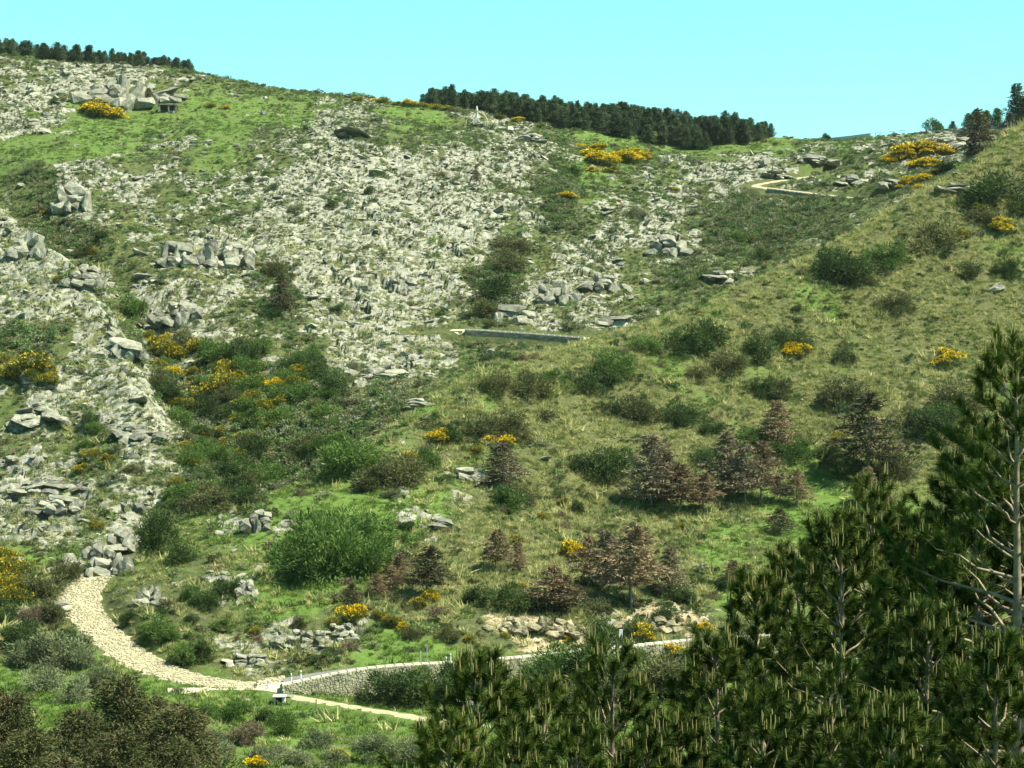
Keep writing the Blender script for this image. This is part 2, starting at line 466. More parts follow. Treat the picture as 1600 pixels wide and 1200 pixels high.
# ---- relief
inside = smooth01(150, 200, YY)
Z = Z + inside * ((fbm(XX / 38, YY / 38, 31, 3) - 0.5) * (1.2 + 3.2 * far) + (fbm(XX / 11, YY / 11, 33, 3) - 0.5) * (0.5 + 1.0 * far))
# rocky nose on the left in front of a scrubby gully
ue = np.interp(YY, [330, 400, 440, 480, 520], [330, 235, 175, 70, -60])
lob = smooth01(0, 70, ue - UU) * smooth01(335, 380, YY) * (1 - smooth01(500, 540, YY)) * far
gul = np.exp(-((UU - ue - 45) / 45.0) ** 2) * smooth01(335, 370, YY) * (1 - smooth01(520, 560, YY)) * far
Z = Z + 5.0 * lob - 3.0 * gul
# scrubby gully below the middle wall
gx = np.interp(YY, [330, 360, 400, 440, 480], [420, 400, 300, 250, 200])
Z = Z - 2.5 * np.exp(-((UU - gx) / 90.0) ** 2) * smooth01(320, 345, YY) * (1 - smooth01(420, 470, YY)) * far
# blocky bedrock where the cover is rock: slabs dipping to the left
f1, k1 = facets(XX / 4.2 + 0.08 * YY, YY / 3.4, 41, 0.6)
f2, k2 = facets(XX / 9.5 + 0.05 * YY, YY / 8.0, 53, 0.6)
f4, k4 = facets(XX / 1.9, YY / 2.0, 47, 0.6)
lm = (1 - smooth01(180, 320, UU)) * far * (1 - smooth01(470, 540, YY))
f3, k3 = facets(XX / 7.5 + 0.10 * YY, YY / 2.9, 57, 0.6)      # ledges on the rocky nose
bed = (f1 * 0.85 - 0.35 * (1 - smooth01(0.0, 0.16, k1))) * (1 - lm) + lm * (f3 * 1.25 - 0.5 * (1 - smooth01(0.0, 0.18, k3)))
bed = bed + f2 * 1.25 * far * smooth01(0.6, 0.95, cov[..., 0]) + f4 * 0.32
crack = np.maximum(1 - smooth01(0.04, 0.16, np.where(lm > 0.5, k3, k1)), 0.8 * (1 - smooth01(0.03, 0.12, k2)))
skyfade = 1 - 0.75 * smooth01(640, 665, YY)
Z = Z + rockm * inside * skyfade * bed
Z = Z + (1 - rockm) * inside * (fbm(XX / 1.6, YY / 1.6, 61, 2) - 0.5) * 0.35

# ---- levelled strips under the tracks and roads
def pxy(u, y): return ((u - 800) / F * y, y)
def grid_z(x, y):
    u = 800 + F * np.asarray(x, float) / np.asarray(y, float)
    fi = np.interp(u, U, np.arange(NU)); fj = np.interp(y, Y, np.arange(NY))
    i = np.clip(np.floor(fi).astype(int), 0, NU - 2); j = np.clip(np.floor(fj).astype(int), 0, NY - 2)
    a = fi - i; b = fj - j
    return (Z[i, j] * (1 - a) + Z[i + 1, j] * a) * (1 - b) + (Z[i, j + 1] * (1 - a) + Z[i + 1, j + 1] * a) * b
def dist_poly(P):
    """distance of every terrain vertex to a polyline of (x,y,z), and the height there"""
    best = np.full(XX.shape, 1e9); hz = np.zeros(XX.shape); oy = np.zeros(XX.shape)
    for a, b in zip(P[:-1], P[1:]):
        dx, dy = b[0] - a[0], b[1] - a[1]
        t = np.clip(((XX - a[0]) * dx + (YY - a[1]) * dy) / (dx * dx + dy * dy + 1e-9), 0, 1)
        d = np.hypot(XX - a[0] - t * dx, YY - a[1] - t * dy)
        h = a[2] + t * (b[2] - a[2])
        m = d < best
        best = np.where(m, d, best); hz = np.where(m, h, hz); oy = np.where(m, YY - a[1] - t * dy, oy)
    return best, hz, oy
def smooth_line(P, n=12):
    P = np.asarray(P, float); s = np.concatenate([[0], np.cumsum(np.hypot(*np.diff(P[:, :2], axis=0).T))])
    q = np.linspace(0, s[-1], n * (len(P) - 1) + 1)
    return np.stack([np.array([pchip_c(s, P[:, k], q)])[0] for k in range(P.shape[1])], 1)
def pchip_c(x, y, q):   # Catmull-Rom
    x = np.asarray(x); m = np.gradient(y, x)
    k = np.clip(np.searchsorted(x, q) - 1, 0, len(x) - 2); h = x[k + 1] - x[k]; t = (q - x[k]) / h
    return ((1 + 2 * t) * (1 - t) ** 2 * y[k] + t * (1 - t) ** 2 * h * m[k] + t * t * (3 - 2 * t) * y[k + 1] + t * t * (t - 1) * h * m[k + 1])
def uvy(u, v, y): return ((u - 800) / F * y, y, (VH - v) / F * y)

def flatten(P, half, soft, tilt=0.0):
    global Z
    d, h, oy = dist_poly(P)
    h = h + tilt * oy
    w = 1 - smooth01(half, half + soft, d)
    Z = Z * (1 - w) + h * w
    return w
track_c = smooth_line([uvy(196, 872, 283), uvy(172, 886, 276.5), uvy(135, 915, 268), uvy(127, 945, 260), uvy(155, 985, 251), uvy(200, 1022, 242.5), uvy(262, 1052, 235), uvy(345, 1070, 230.5), uvy(440, 1074, 229.5)])
road_c = smooth_line([(-1e9, 0, 0)] and [uvy(u, zz(y + 2.9, (VH - v) / F * y), y + 2.9) for u, y, v in top if 400 <= u <= 1700])
dirt_c = smooth_line([uvy(440, 1086, 223.5), uvy(520, 1100, 219), uvy(600, 1113, 215), uvy(690, 1127, 211), uvy(800, 1140, 208)])
mid_c = smooth_line([uvy(640, 522, 436), uvy(712, 516, 434), uvy(800, 520, 432.5), uvy(905, 528, 430), uvy(990, 533, 427)])
upp_c = smooth_line([uvy(1310, 270, 603), uvy(1262, 277, 595), uvy(1205, 285, 586), uvy(1180, 291, 580), uvy(1215, 296, 573), uvy(1300, 306, 566), uvy(1395, 317, 559)])
w_track = flatten(track_c, 2.6, 2.5)
w_road = flatten(road_c, 2.6, 0.7)
w_dirt = flatten(dirt_c, 1.2, 2.0)
w_mid = flatten(mid_c, 2.0, 2.5, 0.12)
w_upp = flatten(upp_c, 2.8, 2.5, 0.18)
# ground drops away in front of the middle and upper retaining walls
def drop_front(P, depth, reach):
    global Z
    P2 = [(p[0], p[1] - 2.6 - reach / 2, p[2]) for p in P]
    d, h, oy = dist_poly(P2)
    w = (1 - smooth01(reach / 2 - 0.6, reach / 2 + 1.2, d))
    Z = Z * (1 - w) + np.minimum(Z, h - depth) * w
drop_front(mid_c[10:-8], 3.0, 8)
drop_front(upp_c[38:], 1.9, 9)
flat_w = np.maximum.reduce([w_track, w_road, w_dirt, w_mid, w_upp])
VV = VH - F * Z / YY

verts = np.stack([XX, YY, Z], -1).reshape(-1, 3)
VERT_TOP = 125.0
ii, jj = np.meshgrid(np.arange(NU - 1), np.arange(NY - 1), indexing='ij')
q0 = (ii * NY + jj).ravel()
quads = np.stack([q0, q0 + NY, q0 + NY + 1, q0 + 1], 1)

# ground material
m, n, b = mat('hillside_ground')
M_GROUND = m
geo = N(n, 'ShaderNodeNewGeometry'); pos = geo.outputs['Position']
att = N(n, 'ShaderNodeAttribute', attribute_name='cover_a'); att2 = N(n, 'ShaderNodeAttribute', attribute_name='cover_b')
sep = N(n, 'ShaderNodeSeparateColor'); n.links.new(att.outputs['Color'], sep.inputs[0])
sep2 = N(n, 'ShaderNodeSeparateColor'); n.links.new(att2.outputs['Color'], sep2.inputs[0])
rc, rn2, rn3 = rock_colour(n, pos)
gn = noise(n, 0.9, 6, 0.7, pos)
gr = ramp(n, [(0.3, (0.042, 0.078, 0.013)), (0.5, (0.074, 0.128, 0.022)), (0.7, (0.105, 0.152, 0.036))]); n.links.new(gn.outputs[0], gr.inputs[0])
dn = noise(n, 2.6, 6, 0.8, pos)
dr = ramp(n, [(0.3, (0.028, 0.038, 0.012)), (0.5, (0.062, 0.070, 0.024)), (0.7, (0.135, 0.13, 0.055))]); n.links.new(dn.outputs[0], dr.inputs[0])
sn = noise(n, 0.8, 6, 0.75, pos)
sr = ramp(n, [(0.3, (0.030, 0.042, 0.014)), (0.55, (0.065, 0.078, 0.028)), (0.75, (0.13, 0.122, 0.055))]); n.links.new(sn.outputs[0], sr.inputs[0])
bn = noise(n, 1.0, 6, 0.7, pos)
br = ramp(n, [(0.3, (0.15, 0.115, 0.065)), (0.5, (0.28, 0.235, 0.14)), (0.7, (0.42, 0.37, 0.25))]); n.links.new(bn.outputs[0], br.inputs[0])
jn = noise(n, 0.35, 5, 0.7, pos)
def wob(a, k=1.2): return math_n(n, 'ADD', a, math_n(n, 'MULTIPLY', math_n(n, 'SUBTRACT', jn.outputs[0], 0.5), k), True)
def sharp(a, lo, hi):
    x = N(n, 'ShaderNodeMapRange'); x.interpolation_type = 'SMOOTHSTEP'
    x.inputs[1].default_value = lo; x.inputs[2].default_value = hi
    n.links.new(a, x.inputs[0]); return x.outputs[0]
c = mixc(n, sr.outputs[0], gr.outputs[0], sharp(wob(sep.outputs[1]), 0.35, 0.75))
c = mixc(n, c, dr.outputs[0], sharp(wob(sep.outputs[2], 1.4), 0.35, 0.85))
jn2 = noise(n, 1.1, 6, 0.8, pos)
rk = math_n(n, 'ADD', math_n(n, 'MULTIPLY', sep.outputs[0], 0.86), math_n(n, 'MULTIPLY', math_n(n, 'SUBTRACT', jn2.outputs[0], 0.5), 1.4), True)
c = mixc(n, c, rc, sharp(rk, 0.42, 0.58))
bk = math_n(n, 'ADD', sep2.outputs[0], math_n(n, 'MULTIPLY', math_n(n, 'SUBTRACT', jn2.outputs[0], 0.5), 1.6), True)
c = mixc(n, c, br.outputs[0], sharp(bk, 0.5, 0.62))
n.links.new(c, b.inputs['Base Color'])
bu = N(n, 'ShaderNodeBump'); bu.inputs['Strength'].default_value = 0.8; bu.inputs['Distance'].default_value = 0.35
n.links.new(rn2.outputs[0], bu.inputs['Height']); n.links.new(bu.outputs[0], b.inputs['Normal'])

me = mesh_np('hillside', verts, quads, [M_GROUND], None, False)
ca = np.ones((NU * NY, 4), np.float32)
fl = 1 - flat_w.reshape(-1)
ca[:, 0] = ((rockm * (1 - 0.6 * crack)).reshape(-1) * fl); ca[:, 1] = cov[..., 2].reshape(-1); ca[:, 2] = cov[..., 3].reshape(-1) * fl + (1 - fl) * 0.5
cb = np.ones((NU * NY, 4), np.float32); cb[:, 0] = cov[..., 4].reshape(-1) * fl
for nm, arr in (('cover_a', ca), ('cover_b', cb)):
    at = me.attributes.new(nm, 'FLOAT_COLOR', 'POINT'); at.data.foreach_set('color', arr.ravel())
tag(obj('hillside_terrain', me), kind='structure')

# ------------------------------------------------------------------ where a photo pixel meets the ground
VIS = np.minimum.accumulate(VV, axis=1)
def hit(u, v):
    i = int(np.argmin(np.abs(U - u)))
    col = VIS[i]
    k0 = int(np.searchsorted(Y, 60))
    k = k0 + int(np.argmax(col[k0:] <= v)) if (col[k0:] <= v).any() else int(np.argmin(col))
    if k > k0 and VV[i, k - 1] > VV[i, k]:
        t = (VV[i, k - 1] - v) / (VV[i, k - 1] - VV[i, k] + 1e-9); t = min(max(t, 0), 1)
        y = Y[k - 1] + t * (Y[k] - Y[k - 1])
    else: y = Y[k]
    x = (u - 800) / F * y
    return np.array([x, y, float(grid_z(x, y))])
def ppm(y): return F / y      # photo pixels per metre

# ------------------------------------------------------------------ prototypes
def hull_mesh(name, npts, sq, seed, mat_, sub=0, jit=0.0, sup=4.5):
    r = np.random.default_rng(seed)
    d = r.normal(size=(npts, 3)); d /= np.linalg.norm(d, axis=1)[:, None]
    k = (np.abs(d) ** sup).sum(1) ** (-1 / sup)      # superellipsoid: blocky
    p = d * k[:, None] * np.array(sq) * (0.82 + 0.3 * r.random((npts, 1)))
    bm = bmesh.new()
    for q in p: bm.verts.new(q)
    bmesh.ops.convex_hull(bm, input=bm.verts)
    for v in [v for v in bm.verts if not v.link_faces]: bm.verts.remove(v)
    if sub:
        bmesh.ops.subdivide_edges(bm, edges=bm.edges, cuts=sub, use_grid_fill=True)
        bmesh.ops.smooth_vert(bm, verts=bm.verts, factor=0.12, use_axis_x=True, use_axis_y=True, use_axis_z=True)
        for v in bm.verts: v.co += Vector(r.normal(size=3)) * jit
    bmesh.ops.triangulate(bm, faces=bm.faces)
    me = bpy.data.meshes.new(name); bm.to_mesh(me); bm.free()
    me.materials.append(mat_)
    return me
SQ = [(0.6, 0.5, 0.36), (0.7, 0.45, 0.30), (0.5, 0.5, 0.45), (0.75, 0.55, 0.22), (0.55, 0.4, 0.4), (0.62, 0.6, 0.26)]
ROCKS = [hull_mesh('loose_rock', 13, SQ[i], 100 + i, M_ROCK) for i in range(6)]
BOULD = [hull_mesh('granite_boulder', 15, SQ[i], 200 + i, M_ROCK, 1, 0.022) for i in range(6)]

def tri_leaves(P, D, ln, w, r):
    """triangles at P along direction D"""
    n_ = len(P)
    a = np.cross(D, r.normal(size=(n_, 3))); a /= np.linalg.norm(a, axis=1)[:, None] + 1e-9
    ln = np.broadcast_to(ln, (n_,))[:, None]; w = np.broadcast_to(w, (n_,))[:, None]
    V = np.stack([P - a * w / 2, P + a * w / 2, P + D * ln], 1).reshape(-1, 3)
    return V, np.arange(n_ * 3).reshape(-1, 3)

def bush_leaves(seed, n_leaf, lobes=7, ln=0.13, w=0.05, h=0.72, up=0.6, shell=0.35, top_only=False):
    r = np.random.default_rng(seed)
    c = np.stack([r.uniform(-0.36, 0.36, lobes), r.uniform(-0.36, 0.36, lobes), r.uniform(0.12, 0.8, lobes) * h], 1)
    c[:, 2] *= 1 - 0.9 * (c[:, 0] ** 2 + c[:, 1] ** 2) / 0.26 * 0.6
    rad = r.uniform(0.11, 0.27, lobes)
    k = r.integers(0, lobes, n_leaf)
    d = r.normal(size=(n_leaf, 3)); d /= np.linalg.norm(d, axis=1)[:, None]
    if top_only: d[:, 2] = np.abs(d[:, 2]) * 0.9 + 0.1; d /= np.linalg.norm(d, axis=1)[:, None]
    P = c[k] + d * (rad[k] * (shell + (1.08 - shell) * r.random(n_leaf) ** 0.6) * (1.06 if top_only else 1))[:, None] * np.array([1.1, 1.1, 0.95])
    P[:, 2] = np.abs(P[:, 2])
    D = (P - np.array([0, 0, -0.25])); D /= np.linalg.norm(D, axis=1)[:, None]
    D = D * up + d * (1 - up) + r.normal(size=D.shape) * 0.35; D /= np.linalg.norm(D, axis=1)[:, None]
    return tri_leaves(P, D, ln * (0.6 + 0.8 * r.random(n_leaf)), w, r)
BUSHES = [mesh_np('bush_foliage', *bush_leaves(300 + i, 3800, 9 + 2 * i, 0.075, 0.024, 0.72 + 0.05 * i, 0.30), [M_BUSH_DARK]) for i in range(6)]
BLOOM = [mesh_np('bush_blossom', *bush_leaves(300 + i, 1300, 9 + 2 * i, 0.055, 0.055, 0.72 + 0.05 * i, 0.5, 0.85, True), [M_YELLOW]) for i in range(6)]
BLOOM_S = [mesh_np('bush_blossom_sparse', *bush_leaves(300 + i, 700, 9 + 2 * i, 0.05, 0.05, 0.72 + 0.05 * i, 0.5, 0.85, True), [M_YDULL]) for i in range(6)]
HEATHS = [mesh_np('heath_clump', *bush_leaves(340 + i, 260, 5, 0.15, 0.065, 0.6, 0.45, 0.3), [M_HEATH[i]]) for i in range(4)]

def tuft(seed, n_, spread, ln, w, lean):
    r = np.random.default_rng(seed)
    P = np.stack([r.normal(0, spread, n_), r.normal(0, spread, n_), np.zeros(n_)], 1)
    D = np.stack([r.normal(0, lean, n_) + P[:, 0] * 1.5, r.normal(0, lean, n_) + P[:, 1] * 1.5, np.ones(n_)], 1)
    D /= np.linalg.norm(D, axis=1)[:, None]
    return tri_leaves(P, D, ln * (0.5 + r.random(n_)), w, r)
TUFT_D = [mesh_np('dry_tussock', *tuft(400 + i, 26, 0.16, 0.5, 0.07, 0.55), [M_GRASS_DRY]) for i in range(3)]
TUFT_G = [mesh_np('grass_tuft', *tuft(410 + i, 26, 0.20, 0.34, 0.07, 0.6), [M_GRASS_GREEN]) for i in range(3)]

def tube(pts, rad, sides=6):
    """vertices and quads of a tapered tube along pts"""
    pts = np.asarray(pts, float); k = len(pts)
    d = np.gradient(pts, axis=0); d /= np.linalg.norm(d, axis=1)[:, None] + 1e-9
    ref = np.where(np.abs(d[:, 2:3]) > 0.9, np.array([[1.0, 0, 0]]), np.array([[0, 0, 1.0]]))
    a = np.cross(d, ref); a /= np.linalg.norm(a, axis=1)[:, None] + 1e-9
    b_ = np.cross(d, a)
    th = np.linspace(0, 2 * math.pi, sides, endpoint=False)
    V = pts[:, None, :] + np.asarray(rad)[:, None, None] * (np.cos(th)[None, :, None] * a[:, None, :] + np.sin(th)[None, :, None] * b_[:, None, :])
    V = V.reshape(-1, 3)
    i, j = np.meshgrid(np.arange(k - 1), np.arange(sides), indexing='ij')
    jn_ = (j + 1) % sides
    Q = np.stack([i * sides + j, i * sides + jn_, (i + 1) * sides + jn_, (i + 1) * sides + j], -1).reshape(-1, 4)
    return V, Q
def cat(parts):
    Vs, Ts, o = [], [], 0
    for V, T in parts:
        Vs.append(V); Ts.append(np.asarray(T) + o); o += len(V)
    return np.concatenate(Vs), np.concatenate(Ts)

def conifer(seed, nb, per, width, h0, droop, ln, w, gap=0.0, taper=1.0, ragged=0.25, thick=0.05):
    """unit-height conifer crown: nb limbs each carrying a flattened spray of needles"""
    r = np.random.default_rng(seed)
    P, D = [], []
    lean = r.normal(0, 0.02, 2)
    for k in range(nb):
        t = h0 + (1 - h0) * (k + r.random()) / nb * 0.98
        if r.random() < gap: continue
        az = k * 2.4 + r.normal(0, 0.3)
        prof = ((1 - t) / (1 - h0)) ** taper
        low = min(1.0, 0.55 + 0.45 * (t - h0) / 0.15) if t < h0 + 0.15 else 1.0
        Lb = width * (0.06 + 0.94 * prof) * low * (1 + r.normal(0, ragged))
        Lb = max(Lb, 0.03)
        m_ = max(4, int(per * (0.35 + Lb / width)))
        s = r.random(m_) ** 0.7
        side = r.normal(0, 0.22, m_) * Lb * (0.35 + s)
        x = s * Lb
        zc = t + s * Lb * (0.25 - droop * s) + r.normal(0, thick * 0.4, m_)
        ca_, sa = math.cos(az), math.sin(az)
        P.append(np.stack([x * ca_ - side * sa + lean[0] * t, x * sa + side * ca_ + lean[1] * t, zc], 1))
        d = np.stack([ca_ + r.normal(0, 0.6, m_), sa + r.normal(0, 0.6, m_), r.normal(0.15, 0.45, m_)], 1)
        D.append(d / np.linalg.norm(d, axis=1)[:, None])
    P = np.concatenate(P); D = np.concatenate(D)
    P[:, 2] = np.clip(P[:, 2], 0.01, 1.0)
    return tri_leaves(P, D, ln * (0.6 + 0.8 * r.random(len(P))), w, r)
def trunk_mesh(name, h, r0, seed, m_, sides=6, wob_=0.01):
    r = np.random.default_rng(seed)
    z = np.linspace(-0.06, h, 8)
    pts = np.stack([np.cumsum(r.normal(0, wob_, 8)), np.cumsum(r.normal(0, wob_, 8)), z], 1); pts[:, :2] -= pts[1, :2]
    V, Q = tube(pts, np.linspace(r0, r0 * 0.2, 8), sides)
    return mesh_np(name, V, Q, [m_], None, True)

RIDGE = [mesh_np('ridge_pine_crown', *conifer(500 + i, 64, 46, 0.23 + 0.03 * (i % 3), 0.05, 0.2, 0.065, 0.024, 0, 0.62, 0.35, 0.12), [M_PINE_FAR]) for i in range(5)]
RIDGE_T = trunk_mesh('ridge_pine_trunk', 0.9, 0.022, 1, M_BARK)
DEADP = [mesh_np('dead_pine_crown', *conifer(520 + i, 66, 60, 0.42 + 0.03 * (i % 3), (0.08, 0.22, 0.12, 0.26)[i], 0.30, 0.065, 0.021, 0.10, 0.78, 0.25, 0.022), [M_PINE_DEAD]) for i in range(4)]
DEAD_T = [trunk_mesh('dead_pine_trunk', 0.95, 0.022, 10 + i, M_BARKDEAD) for i in range(2)]
SICKP = [mesh_np('singed_conifer_crown', *conifer(540 + i, 210, 170, 0.40 + 0.03 * i, 0.06, 0.28, 0.026, 0.007, 0.03, 0.55, 0.22, 0.03), [M_PINE_SICK]) for i in range(3)]

# ------------------------------------------------------------------ scattering: instanced stuff
def gn_scatter(name, protos, pts, rot, scl, idx, label, cat_):
    pc = bpy.data.collections.new(name + '_pieces')
    for k, me_ in enumerate(protos):
        pc.objects.link(bpy.data.objects.new('%s_piece_%02d' % (name, k), me_))
    me_ = bpy.data.meshes.new(name)
    me_.vertices.add(len(pts)); me_.vertices.foreach_set('co', np.asarray(pts, np.float32).ravel())
    for nm, ty, key, arr in (('rot', 'FLOAT_VECTOR', 'vector', rot), ('scl', 'FLOAT_VECTOR', 'vector', scl), ('idx', 'INT', 'value', idx)):
        a = me_.attributes.new(nm, ty, 'POINT')
        a.data.foreach_set(key, np.asarray(arr, np.int32 if ty == 'INT' else np.float32).ravel())
    o = obj(name, me_)
    g = bpy.data.node_groups.new(name, 'GeometryNodeTree')
    g.interface.new_socket('Geometry', in_out='INPUT', socket_type='NodeSocketGeometry')
    g.interface.new_socket('Geometry', in_out='OUTPUT', socket_type='NodeSocketGeometry')
    gi = g.nodes.new('NodeGroupInput'); go = g.nodes.new('NodeGroupOutput')
    ci = g.nodes.new('GeometryNodeCollectionInfo'); ci.inputs['Collection'].default_value = pc
    ci.inputs['Separate Children'].default_value = True; ci.inputs['Reset Children'].default_value = True
    ip = g.nodes.new('GeometryNodeInstanceOnPoints'); ip.inputs['Pick Instance'].default_value = True
    def na(nm, ty):
        x = g.nodes.new('GeometryNodeInputNamedAttribute'); x.data_type = ty; x.inputs['Name'].default_value = nm
        return [q for q in x.outputs if q.enabled][0]
    g.links.new(gi.outputs[0], ip.inputs['Points']); g.links.new(ci.outputs[0], ip.inputs['Instance'])
    g.links.new(na('idx', 'INT'), ip.inputs['Instance Index'])
    e2 = g.nodes.new('FunctionNodeEulerToRotation')
    g.links.new(na('rot', 'FLOAT_VECTOR'), e2.inputs[0]); g.links.new(e2.outputs[0], ip.inputs['Rotation'])
    g.links.new(na('scl', 'FLOAT_VECTOR'), ip.inputs['Scale'])
    g.links.new(ip.outputs[0], go.inputs[0])
    md = o.modifiers.new('scatter', 'NODES'); md.node_group = g
    return tag(o, label, cat_, kind='stuff')

COVG = cov.copy(); COVG[..., 0] = rockm
def samp(A, u, y):
    fi = np.interp(u, U, np.arange(NU)); fj = np.interp(y, Y, np.arange(NY))
    i = np.clip(np.rint(fi).astype(int), 0, NU - 1); j = np.clip(np.rint(fj).astype(int), 0, NY - 1)
    return A[i, j]
def candidates(n_, ymin=182, ymax=668, umin=-60, umax=1660):
    """uniform over the ground seen between two columns"""
    y = np.sqrt(rng.uniform(ymin ** 2, ymax ** 2, n_)); u = rng.uniform(umin, umax, n_)
    return u, y
def settle(u, y):
    x = (u - 800) / F * y
    return np.stack([x, y, grid_z(x, y)], 1)

# loose rocks (small ones together; the largest are boulders of their own)
u, y = candidates(260000)
rk_ = samp(COVG[..., 0], u, y); fw = samp(flat_w, u, y); rawr = samp(cov[..., 0], u, y)
cl = fbm((u - 800) / F * y / 5, y / 6, 71, 3)
keep = (rng.random(len(u)) < (0.10 * rawr + 0.5 * rk_ * smooth01(0.32, 0.62, cl)) * 0.5) & (fw < 0.35)
u, y = u[keep], y[keep]
P = settle(u, y)
s = 0.27 * np.exp(rng.normal(0.1, 0.70, len(P))) * (0.75 + 0.55 * (y > 300))
s = np.clip(s, 0.16, 2.8)
order = np.argsort(-s * (1.0 / y))
big = order[:240]; small = order[240:]
rot = np.stack([rng.normal(0, 0.28, len(P)), rng.normal(0.12, 0.28, len(P)), rng.uniform(0, 6.28, len(P))], 1)
scl = s[:, None] * np.stack([rng.uniform(0.8, 1.7, len(P)), rng.uniform(0.8, 1.4, len(P)), rng.uniform(0.5, 1.1, len(P))], 1)
idx = rng.integers(0, 6, len(P))
P2 = P.copy(); P2[:, 2] += s * 0.06
gn_scatter('loose_rocks', ROCKS, P2[small], rot[small], scl[small], idx[small], 'countless pale grey granite rocks strewn over the slopes', 'rocks')

def zone(u_, v_, y_):
    """where on the hillside a pixel lies, in words"""
    fr = float(samp(far, np.array([u_]), np.array([y_]))[0]) > 0.5
    if not fr:
        if y_ < 226: return 'in the meadow below the stone road wall' if u_ > 250 else 'beside the cobbled track at lower left'
        if v_ > 930: return 'on the bank just above the stone road wall' if u_ > 420 else 'on the slope right of the cobbled track'
        if u_ < 480: return 'on the spur tip above the cobbled track'
        if u_ < 800: return 'on the lower left of the grassy spur'
        if v_ > 680: return 'among the dead pines of the grassy spur'
        return 'on the upper right of the grassy spur' if u_ > 1200 else 'on the middle of the grassy spur'
    if v_ < 240: return 'on the ridge near the skyline at left' if u_ < 640 else 'on the ridge below the dark pine wood' if u_ < 1220 else 'on the ridge beside the hairpin track'
    if u_ > 1040: return 'on the scrubby slope below the hairpin track'
    if u_ > 690: return 'on the far slope above the middle retaining wall'
    if u_ > 420: return 'on the central scree of the far slope'
    if v_ > 520: return 'in the scrubby gully left of the spur' if u_ > 230 else 'on the rocky slope at lower left above the track'
    return 'on the rocky far slope at upper left'

for k in big:
    v_ = VH - F * P[k, 2] / P[k, 1]
    o = obj('granite_boulder', BOULD[idx[k]], None, P2[k], rot[k], scl[k])
    zn = zone(u[k], v_, y[k])
    tag(o, 'pale granite boulder ' + zn, 'boulder', 'boulders ' + zn)

# heath and low scrub
u, y = candidates(300000)
hk = samp(COVG[..., 1], u, y); rk_ = samp(COVG[..., 0], u, y); fw = samp(flat_w, u, y)
fr = samp(far, u, y)
cl = fbm((u - 800) / F * y / 3.2, y / 5, 81, 4)
keep = (rng.random(len(u)) < hk ** 1.2 * smooth01(0.36, 0.62, cl + 0.25 * hk * fr - 0.05) * (0.50 + 0.50 * fr) * (1 - 0.2 * rk_)) & (fw < 0.2)
u, y = u[keep], y[keep]
P = settle(u, y)
s = 0.50 * np.exp(rng.normal(0, 0.6, len(P))) * (1.2 - 0.0 * (samp(far, u, y)))
s = np.clip(s * (0.85 + 0.9 * smooth01(0.6, 1.0, samp(COVG[..., 1], u, y)) * samp(far, u, y)), 0.22, 2.8)
rot = np.stack([rng.normal(0, 0.1, len(P)), rng.normal(0, 0.1, len(P)), rng.uniform(0, 6.28, len(P))], 1)
scl = s[:, None] * np.stack([rng.uniform(0.9, 1.6, len(P)), rng.uniform(0.9, 1.6, len(P)), rng.uniform(0.7, 1.15, len(P))], 1)
gn_scatter('low_heath_scrub', HEATHS, P, rot, scl, rng.integers(0, 4, len(P)), 'low dark green heath scrub covering the hillside between the rocks', 'scrub')

# small shrubs of the spur, too many to count
u, y = candidates(15000, 236, 480)
fr = samp(far, u, y); fw = samp(flat_w, u, y); lu = samp(COVG[..., 2], u, y)
cl = fbm((u - 800) / F * y / 12, y / 14, 85, 4)
keep = (fr < 0.4) & (fw < 0.05) & (rng.random(len(u)) < 0.12 + 0.6 * smooth01(0.45, 0.62, cl)) & (lu < 0.97)
u, y = u[keep], y[keep]; P = settle(u, y)
s = np.clip(0.95 * np.exp(rng.normal(0, 0.45, len(P))), 0.4, 2.2)
rot = np.stack([rng.normal(0, 0.1, len(P)), rng.normal(0, 0.1, len(P)), rng.uniform(0, 6.28, len(P))], 1)
scl = s[:, None] * np.stack([rng.uniform(0.9, 1.7, len(P)), rng.uniform(0.9, 1.5, len(P)), rng.uniform(0.7, 1.15, len(P))], 1)
SHR = []
for q, m_ in enumerate((M_BUSH_DARK, M_BUSH_OLIVE, M_BUSH_MID, M_BUSH_BROWN)):
    SHR.append(mesh_np('small_shrub', *bush_leaves(370 + q, 620, 6, 0.11, 0.045, 0.7, 0.4), [m_]))
gn_scatter('small_spur_shrubs', SHR, P, rot, scl, rng.choice(4, len(P), p=[0.42, 0.3, 0.18, 0.10]), 'small dark shrubs dotted thickly over the grassy spur', 'shrubs')

# pale tussocks on the spur
u, y = candidates(420000, 182, 500)
dk = samp(COVG[..., 3], u, y); fr = samp(far, u, y); fw = samp(flat_w, u, y)
cl = fbm((u - 800) / F * y / 1.7, y / 2.2, 91, 4)
keep = (rng.random(len(u)) < dk * (0.10 + 0.75 * smooth01(0.38, 0.58, cl)) * (1 - 0.75 * fr)) & (fw < 0.8)
u, y = u[keep], y[keep]; P = settle(u, y)
s = np.exp(rng.normal(0, 0.4, len(P))) * 0.85
rot = np.stack([rng.normal(0, 0.12, len(P)), rng.normal(-0.1, 0.12, len(P)), rng.uniform(0, 6.28, len(P))], 1)
scl = s[:, None] * np.stack([rng.uniform(0.7, 1.6, len(P)), rng.uniform(0.7, 1.6, len(P)), rng.uniform(0.6, 1.3, len(P))], 1)
gn_scatter('pale_grass_tussocks', TUFT_D, P, rot, scl, rng.integers(0, 3, len(P)), 'pale straw-green grass tussocks covering the spur', 'grass')

